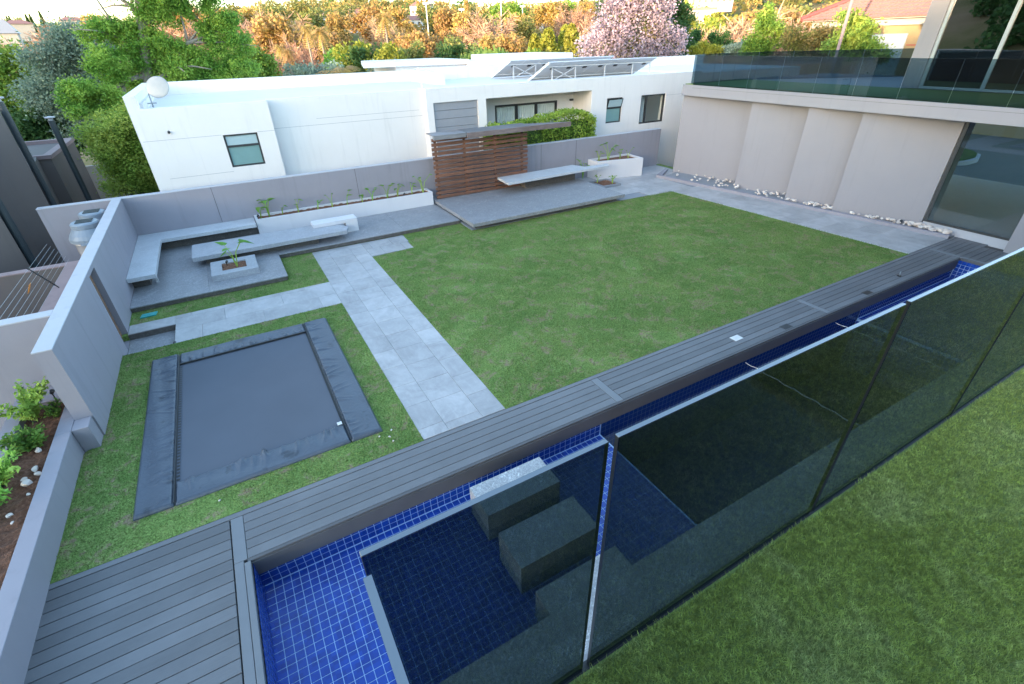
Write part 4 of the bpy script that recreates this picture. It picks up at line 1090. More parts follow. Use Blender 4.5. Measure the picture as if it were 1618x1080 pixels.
for s_, e_ in ((10.25,11.17),(11.28,12.15),(12.26,13.18)):
    mb = MB(); n = 40; V = []
    for i in range(n+1):
        x_ = s_+(e_-s_)*i/n; y_ = 19.42+.03*math.sin(i*1.25); V += [(x_, y_, .9), (x_, y_, 2.75)]
    mb.add(V, [(2*i, 2*i+2, 2*i+3, 2*i+1) for i in range(n)]); wch(mb, 'curtain', 'curtain')
wch(MB().box(9.3, 14.0, 21.0, 21.1, 0, 3.1), 'room_wall', 'interior')
for i in range(7):
    wch(MB().box(7.0, 8.78, 18.07, 18.12, 3.18-.28*(i+1)+.012, 3.18-.28*i), 'louvre_blade', 'louvre')
wch(MB().box(7.0, 8.78, 18.13, 18.16, 1.2, 3.18), 'louvre_back', 'dark_frame')
t = wch(MB().box(14.3, 14.42, 17.93, 17.999, 2.70, 2.78), 'wall_lamp', 'dark_frame') if False else wch(MB().box(13.9, 14.05, 19.2, 19.3, 2.72, 2.80), 'wall_lamp', 'dark_frame')
wch(MB().tube([(-1.2, 18.0, 2.98), (-1.2, 17.93, 2.96)], .035, 8), 'wall_lamp', 'dark_frame')
# hairline joints in the render as real shallow strips
for (a, b, z, yv) in ((-1.9, .1, 2.765, 17.998), (1.1, 1.6, 2.765, 17.998), (-1.6, .13, 1.70, 17.998), (1.6, 6.7, 2.76, 18.418), (3.0, 6.6, 2.95, 18.418), (18.4, 20.5, 2.75, 17.998)):
    wch(MB().box(a, b, yv-.001, yv+.002, z, z+.008), 'joint_line', 'louvre')
# satellite dish
dsh = empty('satellite_dish', (-1.15, 19.4, 3.52)); tag(dsh, 'round grey-white satellite dish on the left corner of the white roof', 'satellite dish')
prof = [(0, .10), (.15, .093), (.28, .072), (.38, .04), (.43, .02), (.43, .01), (.38, .03), (.28, .06), (.15, .083), (0.001, .09)]
d_ = MB().lathe([(r_, z_) for r_, z_ in prof], seg=32).build('reflector', MAT['dish'], dsh, smooth=True)
d_.rotation_euler = (R(62), 0, R(-20)); d_.location = (.0, -.12, .53); d_.scale = (.74,)*3
MB().tube([(-.3, .0, 0), (-.3, .0, .38), (-.02, -.02, .46)], .02, 6).build('mast', MAT['louvre'], dsh)
MB().tube([(-.02, -.1, .45), (.0, .25, .36)], .012, 6).build('arm', MAT['louvre'], dsh)
MB().box(-.42, -.18, -.02, .02, .10, .13).build('foot', MAT['louvre'], dsh); MB().box(-.32, -.28, -.14, .14, .02, .05).build('foot', MAT['louvre'], dsh)
# small roof vents
for (x_, y_, lab) in ((7.0, 18.9, 'tiny white vent pipe on the middle of the white roof'),):
    tag(MB().tube([(x_, y_, 3.5), (x_, y_, 3.68), (x_, y_+.08, 3.72)], .035, 8).build('vent_pipe', MAT['white_plaster']), lab, 'vent pipe')
# solar arrays
def solar(name, lab, x0, x1, ylow, yhigh, z0, z1, shift, n):
    O = ((x0+x1)/2, ylow, z0); t = empty(name, O); tag(t, lab, 'solar panels', 'tilted solar arrays on the white roof')
    wd = (x1-x0)/n
    for i in range(n):
        a, b = x0+i*wd+.01, x0+(i+1)*wd-.01
        P = [Vector((a,ylow,z0)),Vector((b,ylow,z0)),Vector((b+shift,yhigh,z1)),Vector((a+shift,yhigh,z1))]
        nrm = (P[1]-P[0]).cross(P[3]-P[0]).normalized()
        if nrm.z < 0: nrm = -nrm
        V = P+[p+nrm*.035 for p in P]
        mb = MB().add(V, [(0,1,2,3),(4,7,6,5),(0,4,5,1),(1,5,6,2),(2,6,7,3),(3,7,4,0)])
        o = mb.build('solar_panel', [MAT['panel_back'], MAT['panel_cell'], MAT['alu']], t); o.location = (-O[0], -O[1], -O[2])
        o.data.polygons[1].material_index = 1
        for q in (2, 3, 4, 5): o.data.polygons[q].material_index = 2
        jb = MB().obox((P[0]+P[1]+P[2]*2+P[3]*2)/6-nrm*.015+Vector((.1,0,0)), (.09,0,0), (P[3]-P[0]).normalized()*.05, nrm*.012).build('junction_box', MAT['black'], o)
        jb.location = (0, 0, 0)
    def add(a, b, w_, nm='strut'):
        o = MB().bar(a, b, w_, w_).build(nm, MAT['alu'], t); o.location = (-O[0], -O[1], -O[2])
    for u in (.08, .28, .55, .82, 1.0):
        x_ = x0+(x1-x0)*u+shift*.72; yv = ylow+(yhigh-ylow)*.72; zv = z0+(z1-z0)*.72
        add((x_, yv, RZ), (x_, yv, zv-.02), .045, 'post')
    for u, v_ in ((.08, .28), (.28, .08)):
        add((x0+(x1-x0)*u+shift*.72, ylow+(yhigh-ylow)*.72, RZ+.02), (x0+(x1-x0)*v_+shift*.72, ylow+(yhigh-ylow)*.72, z0+(z1-z0)*.68), .03)
    for v_ in (.2, .8):
        add((x0+shift*v_, ylow+(yhigh-ylow)*v_, z0+(z1-z0)*v_-.03), (x1+shift*v_, ylow+(yhigh-ylow)*v_, z0+(z1-z0)*v_-.03), .035, 'rail')
    add((x0+.04, ylow, z0-.025), (x0+.04+shift, yhigh, z1-.025), .04, 'rail')
    return t
solar('solar_array', 'front row of tilted solar panels seen from behind on the white roof', 12.35, 18.35, 20.3, 19.1, 3.52, 4.22, .3, 7)
solar('solar_array', 'rear row of tilted solar panels behind the front one on the white roof', 12.1, 18.2, 23.3, 22.1, 3.54, 4.24, .4, 7)
# hedge
hd = empty('hedge', (11.2, 17.55, 1.5)); tag(hd, 'clipped bright green hedge behind the back wall in front of the curtained window', 'hedge')
g = np.random.default_rng(77); n = 9000
u = g.uniform(0, 1, n); xh = 8.75+5.0*u; top = 2.28+.20*sstep(.3, .6, u)-.30*(1-sstep(0, .08, u))-.25*sstep(.93, 1, u)
side = g.uniform(0, 1, n); yh = np.where(side < .6, 17.2+g.uniform(0, .1, n), g.uniform(17.2, 17.9, n)); zh = np.where(side < .6, 1.2+(top-1.2)*g.uniform(0, 1, n), top+g.normal(size=n)*.035)
e = g.uniform(0, 1, n) < .10; xh = np.where(e, 13.72+g.normal(size=n)*.04, xh); yh = np.where(e, g.uniform(17.2, 17.9, n), yh); zh = np.where(e, g.uniform(1.2, 2.28, n), zh)
bul = .07*np.sin(xh*3.1)+.05*np.sin(zh*6+xh*2); P = np.c_[xh, yh+bul*(side < .6), zh+bul*(side >= .6)*.7]
P += g.normal(size=P.shape)*.03
mesh_obj('leaves', leaf_cloud(P-np.array((11.2, 17.55, 1.5)), .055, g, .5, .3), [MAT['leaf_hedge']], hd)
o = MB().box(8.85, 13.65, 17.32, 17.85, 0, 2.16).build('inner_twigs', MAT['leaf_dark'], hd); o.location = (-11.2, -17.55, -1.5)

# ================================================================== LEFT NEIGHBOURS
dh = empty('taupe_house', (-8, 22, -3)); tag(dh, 'dark taupe rendered house on the far left seen over the garden wall', 'house')
def dch(mb, name, mat, lab=None, bevel=0):
    o = mb.build(name, MAT[mat], dh, bevel=bevel); o.location = (8, -22, 3)
    if lab: o['label'] = lab
    return o
dch(MB().prism([(-6.2,23.0),(-5.2,23.0),(-5.2,27.3),(-6.9,27.3)], -4, 1.9), 'wall', 'taupe_plaster')
dch(MB().prism([(-6.2,22.95),(-5.15,22.95),(-5.15,23.2),(-6.2,23.2)], 1.9, 2.02).prism([(-5.4,23.2),(-5.15,23.2),(-5.15,27.35),(-5.4,27.35)], 1.9, 2.02).prism([(-6.9,27.1),(-5.4,27.1),(-5.4,27.35),(-6.9,27.35)], 1.9, 2.02), 'parapet', 'pink_cap')
# main facade runs away to the left
A = np.array((-4.95, 19.4)); dv = np.array((-.643, .766))
def fac(a, b, off=0): 
    nrm = np.array((.766, .643)); return tuple(A+dv*a+nrm*off), tuple(A+dv*b+nrm*off)
p0, p1 = fac(0, 9); q0, q1 = fac(0, 9, -6)
dch(MB().prism([p0, p1, q1, q0], -4, 3.7), 'wall', 'taupe_plaster')
dch(MB().prism([(-5.05,19.9),(-5.55,23.0),(-8,26),(-8,22)], -4, 2.0), 'wall', 'taupe_plaster')
B0 = onY(49, 424, 17.0)
bx, by = B0.x, 17.0
dch(MB().prism([(bx, by),(bx-.64*1.4, by+.77*1.4),(bx-5, by+1.5),(bx-4, by-2)], -4, 3.4), 'wall', 'taupe_plaster')
for (px, py, py2, Y0, r_, lab, top) in ((140, 313, None, 22.6, .13, 'dark flue pipe with a flat cap on the far taupe block', (80, 190)), (84, 322, None, 20.0, .13, 'tall dark flue pipe beside the taupe house window', (0, 160)), (57, 423, None, 17.2, .14, 'dark flue pipe nearest the garden, at the left edge', None)):
    p = onY(px, py, Y0); r_ *= .68
    zt = onY(top[0], top[1], Y0).z if top else 3.2
    t = empty('flue_pipe', (p.x, Y0, -3)); tag(t, lab, 'flue pipe')
    MB().tube([(0, 0, 0), (0, 0, zt+3)], r_, 14).build('pipe', MAT['flue'], t, smooth=False)
    for zz_ in (2.2, 3.6, 5.0): MB().tube([(0, 0, zz_), (0, 0, zz_+.05)], r_*1.08, 14).build('joint_ring', MAT['flue'], t)
    if top: MB().lathe([(r_*.6, 0), (r_*.7, .05), (r_*1.6, .08), (r_*1.6, .11), (.001, .13)], (0, 0, zt+3), 14).build('cap', MAT['wall_cap'], t)
def facwin(a, b, z0, z1, off, mt):
    (x0, y0), (x1, y1) = fac(a, b, off); nx_, ny_ = .766*.03, .643*.03
    dch(MB().prism([(x0, y0), (x1, y1), (x1+nx_, y1+ny_), (x0+nx_, y0+ny_)], z0, z1), 'window', mt)
facwin(.38, 1.9, 2.18, 3.4, 0, 'wall_cap'); facwin(.46, 1.82, 2.28, 3.32, .02, 'tank'); facwin(.25, 2.0, 2.1, 2.18, .05, 'wall_cap'); facwin(2.4, 3.4, -.6, .9, 0, 'dark_frame'); facwin(2.3, 3.5, -.72, -.6, .05, 'wall_cap')  # upper pane is opaque blue-grey, reflected sky put into its colour
MBw = None
(x0, y0), _ = fac(.2, 1, 0); 
# boundary wall with pinkish cap and electric fence
pw = tag(MB().box(-3.72, -3.52, 9.42, 13.8, -2.6, .96).box(-12, -3.72, 13.62, 13.8, -2.6, .96).build('boundary_wall', MAT['taupe_plaster']), 'low neighbouring boundary wall with weathered pinkish coping at the left edge', 'wall')
MB().box(-3.74, -3.50, 9.424, 13.82, .961, .985).box(-12, -3.74, 13.60, 13.82, .961, .985).build('coping', MAT['pink_cap'], pw)
ef = empty('electric_fence', (-3.62, 12.2, .98)); tag(ef, 'electric fence wires on a short black slanted post above the pinkish boundary wall', 'fence')
zp = [0.08+.065*i for i in range(7)]
pt_, pb = (-.30, .0, .5), (0, 0, 0)
MB().tube([pb, pt_], .011, 6).build('post', MAT['black'], ef)
for i in range(7):
    f_ = zp[i]/.5; xw = -.30*f_
    MB().tube([(xw, -3.0, zp[i]), (xw, 1.6, zp[i])], .0028, 4).build('wire', MAT['mid_frame'], ef)
    MB().tube([(xw, -.02, zp[i]), (xw, .02, zp[i])], .018, 6).build('insulator', MAT['black'], ef)
o = MB().box(-.003, .003, -.06, .06, -.09, .09).build('warning_sign', MAT['orange'], loc=(-3.82, 11.5, 1.30)); o.rotation_euler = (0, .5, 0); tag(o, 'small orange warning plate hanging on the electric fence wires', 'sign')
# neighbour's pale yard wall under the trees with a small orange sign
yw_ = onY(150, 260, 30)
o = MB().box(-7.0, -1.0, 28.2, 28.4, -4, .75).build('pale_yard_wall', MAT['cream_trim']); tag(o, 'pale plastered wall seen between the taupe house and the trees', 'wall')
o = MB().box(-5.6, -1.9, 24.0, 24.2, -4, -.35).build('dark_yard_wall', MAT['taupe_plaster']); tag(o, 'low dark yard wall just above the left end of the garden wall', 'wall')
t = empty('fence_post', (-4.05, 24.1, -.35)); tag(t, 'thin dark fence post with a small orange plate beyond the garden wall', 'fence post')
MB().tube([(0, 0, 0), (-.15, 0, .75)], .02, 6).build('post', MAT['black'], t); MB().box(.05, .42, 0, .01, .34, .50).build('plate', MAT['orange'], t)
tag(MB().box(-14, -4.65, 9.6, 30, -3.0, -2.2).build('neighbour_yard', MAT['paving_far']), kind='structure')
tag(MB().box(-4.62, -3.0, 9.42, 16.88, -2.2, -.6).build('service_yard', MAT['paving_far']), kind='structure')
# water tanks
for (x_, y_, lab) in ((-3.45, 15.35, 'nearer pale blue-grey water tank wrapped in plastic behind the left wall'), (-3.42, 16.30, 'farther pale blue-grey water tank tucked in the corner behind the left wall')):
    t = empty('water_tank', (x_, y_, -.6)); tag(t, lab, 'water tank', 'water tanks behind the left wall')
    MB().lathe([(.36, 0), (.38, .05), (.37, .3), (.385, .32), (.385, .36), (.37, .38), (.37, .7), (.385, .72), (.385, .76), (.37, .78), (.37, 1.1), (.385, 1.12), (.385, 1.16), (.375, 1.18), (.375, 1.55), (.42, 1.60)], seg=28).build('body', MAT['wrap'], t, smooth=True)
    MB().lathe([(.40, 1.60), (.44, 1.62), (.44, 1.70), (.40, 1.78), (.31, 1.90), (.29, 1.92)], seg=28).build('shoulder', MAT['tank'], t)
    MB().lathe([(.285, 1.92), (.30, 1.93), (.30, 2.02), (.27, 2.05), (.001, 2.05)], seg=28).build('lid', MAT['tank'], t)
    for q in (-.1, .02, .14): MB().box(-.17, .17, q-.015, q+.02, 2.051, 2.075).build('lid_rib', MAT['flue'], t)
    MB().lathe([(.13, 0), (.13, .02), (.001, .03)], (-.05, -.41, 1.60), 14).build('side_boss', MAT['tank'], t)

# ================================================================== NEAR TREES
def local(o, P): return np.array(P)-np.array(o.location)
def pix_tree(name, lab, base, clumps, dist0, n, ls, mats, seed, limbs=(), tr_r=.22, trunk=None, aspect=.5, group=None, shell=.5, squash=.85, cat='tree'):
    """clumps: (px, py, radius px, distance)"""
    g = np.random.default_rng(seed); t = empty(name, base); tag(t, lab, cat, group)
    cs = []; rs = []
    for c in clumps:
        d = c[3] if len(c) > 3 else dist0; p = far(c[0], c[1], d); cs.append(tuple(p)); rs.append(c[2]*d/FPX*1.2)
    c2 = []; r2 = []
    for c_, r_ in zip(cs, rs):
        for q in range(7):
            v = g.normal(size=3); v /= np.linalg.norm(v); c2.append(tuple(np.array(c_)+v*r_*g.uniform(.35, .85)*np.array((1, 1, .8)))); r2.append(r_*g.uniform(.32, .68))
    P = clump_points(c2, r2, n, g, shell, squash); P = P+g.normal(size=P.shape)*np.mean(rs)*.10
    mesh_obj('crown', leaf_cloud(P-np.array(base), ls, g, aspect, .25), [MAT[mats[0]]], t)
    mb = MB(); B = Vector(base)
    if trunk:
        pts = [B*0]+[far(a, b_, d)-B for (a, b_, d) in trunk]; mb.tube(pts, [tr_r*(1-.55*i/len(pts)) for i in range(len(pts))], 8)
        for (s, e) in limbs:
            a = far(*s)-B; b_ = far(*e)-B; mid = (a+b_)/2+Vector((g.normal()*.12, g.normal()*.12, .15)); mb.tube([a, mid, b_], [tr_r*.42, tr_r*.30, tr_r*.10], 6)
            for q in range(3):
                e2 = b_+Vector(g.normal(size=3)*.9); mb.tube([mid, (mid+e2)/2+Vector((0, 0, .1)), e2], [tr_r*.2, tr_r*.13, tr_r*.04], 5)
    else:
        mb.tube([(0, 0, 0), tuple((np.array(cs).mean(0)-np.array(base))*np.array((1, 1, .9)))], [tr_r, tr_r*.4], 7)
        for c in cs[:8]: mb.tube([(0, 0, (cs[0][2]-base[2])*.4), tuple(np.array(c)-np.array(base))], [tr_r*.4, tr_r*.1], 5)
    mb.build('trunk', MAT[mats[1]], t, smooth=True); return t
BD = 31
b0 = far(232, 150, BD); 
pix_tree('broad_green_tree', 'big bright green tree with pale forking limbs rising behind the satellite dish', (b0.x, b0.y, -3.2),
  [(245,8,16),(265,15,18),(285,8,14),(240,22,12),(275,25,12),(335,30,16),(355,45,18),(375,60,18),(345,65,18),(385,72,12),(325,55,10),(365,30,10),
   (160,40,14),(178,48,16),(195,40,14),(150,55,12),(205,52,12),(215,62,16),(240,62,17),(265,66,16),(290,72,12),(195,72,14),
   (245,95,20),(275,100,22),(305,95,18),(335,100,20),(365,98,18),(390,108,14),(320,115,18),(355,118,16),(290,118,18),(260,118,16),
   (160,90,16,30),(185,92,18,30.5),(210,98,18),(170,115,18,30),(200,125,18),(222,120,16),(150,105,12,29.5),
   (115,140,14,28.5),(130,150,16,29),(150,150,18,29),(170,160,16,29),(105,155,10,28.5),(140,170,14,29),(120,170,12,28.5),(165,180,12,29),
   (190,165,14),(210,160,16),(228,150,12),(215,-25,30),(260,-30,30),(170,-20,20),(310,-15,22)],
  BD, 100000, .060, ('leaf_green', 'pale_bark'), 101,
  limbs=[((232,118,BD),(172,150,BD-1)),((252,125,BD-.5),(310,100,BD)),((232,100,BD),(345,48,BD)),((228,80,BD),(160,52,BD)),((310,68,BD),(345,48,BD+.5)),((226,40,BD),(290,-5,BD)),((225,30,BD),(190,0,BD))],
  trunk=[(236,170,BD),(232,118,BD),(228,70,BD),(223,20,BD),(216,-30,BD)], tr_r=.30, shell=.12, squash=.75)
b0 = far(225, 260, 22.5)
pix_tree('lime_bushy_tree', 'dense lime green tree hugging the left end of the white house', (b0.x-.6, b0.y, -3.2),
  [(205,195,26,23.5),(175,215,24),(215,230,24,23.2),(190,250,26),(222,262,24,23),(175,235,20),(160,210,16),(215,290,22,23),(185,285,18),(240,290,14,23),(200,215,24,23.5),(178,190,18,24),(205,270,24)],
  22.5, 42000, .046, ('leaf_lime', 'bark'), 102, tr_r=.16, shell=.4)
b0 = far(120, 150, 37)
pix_tree('silver_grey_tree', 'silvery grey-green tree left of the big green tree', (b0.x, b0.y, -3.4),
  [(70,85,20),(95,70,22),(125,62,20),(150,70,22),(80,120,24),(110,105,28),(140,110,24),(65,140,20),(95,150,26),(125,145,26),(105,180,24),(140,180,22),(160,130,22),(155,95,20),(85,95,22),(130,205,22),(175,200,22)],
  37, 36000, .075, ('leaf_silver', 'bark'), 103, tr_r=.24, shell=.4)
for i, (lst, d, lab) in enumerate([
    ([(10,110,22),(30,100,18),(15,145,26),(45,135,24),(20,180,28),(55,175,26),(8,85,12)], 42, 'dark green tree at the left edge above the taupe house'),
    ([(50,200,26),(85,205,24),(30,225,24),(70,230,22),(110,215,22),(95,190,20)], 38, 'dark low tree behind the far taupe block')]):
    b0 = far(lst[0][0], lst[0][1], d)
    pix_tree('dark_green_tree', lab, (b0.x, b0.y, -3.6), lst, d, 16000, .10, ('leaf_dark' if i else 'leaf_green', 'bark'), 110+i, tr_r=.2, shell=.4)
# row just behind the white roof
b0 = far(400, 110, 45)
pix_tree('rounded_green_tree', 'round mid green tree just above the left part of the white roof', (b0.x, b0.y, -4.5),
  [(385,105,26),(410,95,18),(430,108,18),(360,118,22),(395,125,24)], 45, 9000, .12, ('leaf_green', 'bark'), 120)
# blossom tree
b0 = far(1000, 80, 48)
jac = pix_tree('lilac_blossom_tree', 'tall lilac-pink blossoming tree behind the right end of the white roof', (b0.x, b0.y, -4.8),
  [(1000,10,28),(970,22,24),(1030,18,26),(950,45,20),(985,45,28),(1020,48,30),(1052,42,22),(935,72,18),(962,72,26),(1000,75,30),(1038,72,26),(1062,65,18),(1010,-12,22),(985,0,22),(1045,0,20),(1060,88,14),(945,88,16)],
  48, 15000, .105, ('blossom', 'bark'), 130, tr_r=.26, shell=.55, aspect=.7)
g = np.random.default_rng(131)
cs = [far(c[0], c[1], 48.4) for c in ((1000,20),(975,40),(1025,40),(1000,70),(960,75),(1040,70),(1010,0))]
mesh_obj('leaves', leaf_cloud(clump_points([tuple(c-jac.location) for c in cs], [1.7]*7, 6500, g, .2), .10, g), [MAT['leaf_olive']], jac)
b0 = far(1072, 70, 54)
pix_tree('dark_conifer', 'tall dark green conifer standing right of the lilac blossom tree', (b0.x, b0.y, -4.8),
  [(1070,5,14),(1072,25,15),(1075,45,15),(1077,65,15),(1074,85,16),(1066,-12,12)], 54, 9000, .12, ('leaf_dark', 'bark'), 132, tr_r=.2)
SH = [('upright mid green tree behind the terrace balustrade, with a pointed top', [(1210,30,12),(1215,50,16),(1205,68,18),(1225,72,16),(1190,82,14),(1215,18,8),(1235,48,9)], 46, 'leaf_green'),
      ('broad olive green tree left of the cream house wall', [(1255,62,16),(1280,55,16),(1300,66,18),(1265,80,16),(1325,75,18),(1290,85,14)], 43, 'leaf_olive'),
      ('bright feathery green tree in front of the cream house wall', [(1345,30,12),(1355,48,18),(1335,62,18),(1370,65,18),(1385,82,14),(1350,82,16),(1368,38,10),(1395,88,8)], 40, 'leaf_lime'),
      ('low yellow-green shrub above the terrace balustrade', [(1110,78,9),(1130,80,9),(1098,82,8)], 50, 'leaf_yellow'),
      ('low grey-olive shrub between the yellow-green shrub and the pointed tree', [(1150,82,10),(1168,76,10),(1180,84,8)], 50, 'leaf_silver'),
      ('low dark green bush right beside the conifer', [(1100,68,12),(1125,62,11),(1145,66,10)], 58, 'leaf_dark')]
for i, (lab, lst, d, mt) in enumerate(SH):
    b0 = far(lst[0][0], 80, d)
    pix_tree('garden_tree', lab, (b0.x, b0.y, -4.8), lst, d, 7000, .10, (mt, 'bark'), 140+i, tr_r=.12, shell=.35)

# ================================================================== CREAM HOUSE
cr = empty('cream_house', (40, 20, -4)); tag(cr, 'cream rendered house with a red clay tile hip roof at the top right', 'house')
def cch(mb, name, mat, P=None):
    o = mb.build(name, MAT[mat], P or cr)
    if P is None: o.location = (-40, -20, 4)
    return o
cch(MB().box(38.2, 52, 6, 24.2, -5, 5.35), 'wall', 'cream_plaster')
cch(MB().box(38.0, 52.2, 5.8, 24.4, 5.351, 5.75), 'eaves_band', 'cream_trim')
cch(MB().box(38.10, 38.2, 18.2, 21.0, -5, 4.9).box(38.1, 38.2, 13.3, 16.4, -5, 4.9), 'white_panel', 'white_paint')
cch(MB().box(38.16, 38.2, 16.5, 18.1, 4.28, 4.33), 'red_moulding', 'ridge_red')  # thin red moulding strip between the white panels
E0, E1, N0, N1, EZ = 37.5, 53, 5.2, 25.0, 5.76
rise = 4.0; rx = (E0+E1)/2; ry0, ry1 = N0+7.5, N1-7.5
def roof_face(a, b, c_, d_=None, rows=22):
    """courses of corrugated clay tiles between eave a-b and ridge c-d"""
    mb = MB(); a, b, c_ = Vector(a), Vector(b), Vector(c_); d_ = Vector(d_) if d_ else c_
    for i in range(rows):
        t0, t1 = i/rows, (i+1)/rows
        L0, R0 = a.lerp(c_, t0), b.lerp(d_, t0); L1, R1 = a.lerp(c_, t1), b.lerp(d_, t1)
        W = (R0-L0).length; nn = max(1, int(W/.30)); nrm = (b-a).cross(c_-a).normalized(); nrm = nrm if nrm.z > 0 else -nrm
        V = []; F = []
        for k in range(nn*2+1):
            u = k/(nn*2); h_ = .05 if k % 2 else 0
            V += [L0.lerp(R0, u)+nrm*(h_+.06), L1.lerp(R1, u)+nrm*(h_+.0), L0.lerp(R0, u)-nrm*.01]
        for k in range(nn*2): F += [(3*k, 3*k+3, 3*k+4, 3*k+1), (3*k+2, 3*k+5, 3*k+3, 3*k)]
        mb.add(V, F)
    o = cch(mb, 'roof_tiles', 'rooftile'); tag(o, kind='stuff')
roof_face((E0,N1,EZ), (E0,N0,EZ), (rx,ry1,EZ+rise), (rx,ry0,EZ+rise))
roof_face((E1,N1,EZ), (E0,N1,EZ), (rx,ry1,EZ+rise), (rx,ry1,EZ+rise))
roof_face((E0,N0,EZ), (E1,N0,EZ), (rx,ry0,EZ+rise), (rx,ry0,EZ+rise)); roof_face((E1,N0,EZ), (E1,N1,EZ), (rx,ry0,EZ+rise), (rx,ry1,EZ+rise))
cch(MB().prism([(E0+.1,N0+.1),(E1-.1,N0+.1),(E1-.1,N1-.1),(E0+.1,N1-.1)], EZ-.06, EZ-.01), 'soffit', 'cream_trim')
# front gable wing gives the second ridge line
for (a, b_) in (((E0,N1,EZ+.1),(rx,ry1,EZ+rise+.1)), ((E0,N0,EZ+.1),(rx,ry0,EZ+rise+.1)), ((rx,ry0,EZ+rise+.1),(rx,ry1,EZ+rise+.1)), ((E0+.1,15.5,EZ+.2),(E0+4.5,18.5,EZ+rise*.62+.1))):
    cch(MB().tube([a, b_], .16, 8), 'ridge_tile', 'ridge_red')
p = far(1343, 12, 38)
tag(MB().tube([(p.x, p.y, -4), (p.x, p.y, 8)], .09, 8).build('chimney_pipe', MAT['pink_cap']), 'slim brown pole standing in front of the red tile roof', 'pole')

# ================================================================== HILLSIDE
def put_on(px, dist): 
    d = ray(px, 60); d = d/math.hypot(d[0], d[1]); x_, y_ = d[0]*dist, d[1]*dist
    return x_, y_, float(terrain_h(x_, y_))
# prototypes ---------------------------------------------------------
def proto_broad(mat, seed, n=2600, ls=.24, R_=3.6, H=8.0, bark='bark', low=.18, k=15):
    g = np.random.default_rng(seed); n = 4200; ls = ls*.78; P, cs, rs = broad_crown(R_, H, n, ls, g, k, low)
    cr_ = np_mesh('crown', *leaf_cloud(P, ls, g, .6, .2), [MAT[mat]]); tm = trunk_mb(H, .22, cs, g).mesh('trunk'); tm.materials.append(MAT[bark]); return cr_, tm
def proto_cone(mat, seed, n=2200, ls=.2, R_=1.7, H=9.0, p=1.0):
    g = np.random.default_rng(seed); z = H*(.08+.92*g.uniform(0, 1, n)**1.15); r = R_*np.clip((1-z/H), 0, 1)**p*(.75+.25*g.uniform(0, 1, n))*(1+.12*np.sin(z*4))+.08
    a = g.uniform(0, 2*np.pi, n); P = np.c_[r*np.cos(a), r*np.sin(a), z]
    cr_ = np_mesh('crown', *leaf_cloud(P, ls, g, .6), [MAT[mat]]); tm = MB().tube([(0,0,0),(0,0,H*.8)], [.16,.04], 6).mesh('trunk'); tm.materials.append(MAT['bark']); return cr_, tm
def proto_bare(seed, H=8.5):
    g = np.random.default_rng(seed); mb = MB(); mb.tube([(0,0,0),(.1,0,H*.3)], [.22,.15], 6); Pt = []; Tn = []
    for i in range(26):
        a = g.uniform(0, 2*np.pi); el = g.uniform(.25, 1.3); L = H*g.uniform(.42, .62); d = Vector((math.cos(a)*math.cos(el), math.sin(a)*math.cos(el), math.sin(el)))
        s = Vector((.1, 0, H*.28)); e = s+d*L; m_ = (s+e)/2+Vector(g.normal(size=3)*.25); mb.tube([s, m_, e], [.09,.05,.02], 4, cap=False)
        for q in range(80):
            u = g.uniform(.35, 1.05); b_ = s.lerp(e, u); off = Vector(g.normal(size=3)); off.normalize(); dd = (d*.8+off).normalized(); Pt.append(b_+dd*.45*g.uniform(.4, 1.4)); Tn.append(dd)
    Pt = np.array(Pt); Tn = np.array(Tn)
    n = len(Pt); nr = np.cross(Tn, g.normal(size=(n, 3))); nr /= np.linalg.norm(nr, axis=1)[:, None]; s = .55*g.uniform(.6, 1.3, n)[:, None]
    V = np.stack([Pt-Tn*s-nr*.035, Pt-Tn*s+nr*.035, Pt+Tn*s+nr*.02, Pt+Tn*s-nr*.02], 1).reshape(-1, 3)
    cr_ = np_mesh('crown', V, np.arange(4*n).reshape(n, 4), [MAT['twig']]); tm = mb.mesh('trunk'); tm.materials.append(MAT['pale_bark']); return cr_, tm
def proto_palm(seed, H=9.0, tall=True):
    g = np.random.default_rng(seed); V = []; F = []
    def frond(a, el, L):
        pts = []; d0 = Vector((math.cos(a), math.sin(a), 0))
        for i in range(7):
            t = i/6; pts.append(Vector((0, 0, H))+d0*L*t*math.cos(el*(1-t*.3))+Vector((0, 0, L*(math.sin(el)*t-.75*t*t))))
        sd = Vector((-math.sin(a), math.cos(a), 0))
        for i in range(6):
            for s in (-1, 1):
                for q in range(2):
                    b_ = pts[i].lerp(pts[i+1], q*.5); w_ = L*.24*(1-abs(i/6-.35)); n = len(V)
                    V.extend([b_, pts[i].lerp(pts[i+1], q*.5+.3), b_+sd*s*w_+Vector((0, 0, -w_*.55))+d0*w_*.4]); F.append((n, n+1, n+2))
    for i in range(30): frond(g.uniform(0, 2*np.pi), g.uniform(-.5, 1.2), g.uniform(1.5, 2.2))
    for i in range(16): frond(g.uniform(0, 2*np.pi), g.uniform(-1.4, -.9), 1.3)
    cr_ = np_mesh('crown', np.array([tuple(v) for v in V]), np.array(F), [MAT['leaf_gold']])
    tm = MB().tube([(0,0,0),(.1,.05,H*.5),(0,0,H)], [.22,.16,.15], 7).mesh('trunk'); tm.materials.append(MAT['pale_bark']); return cr_, tm
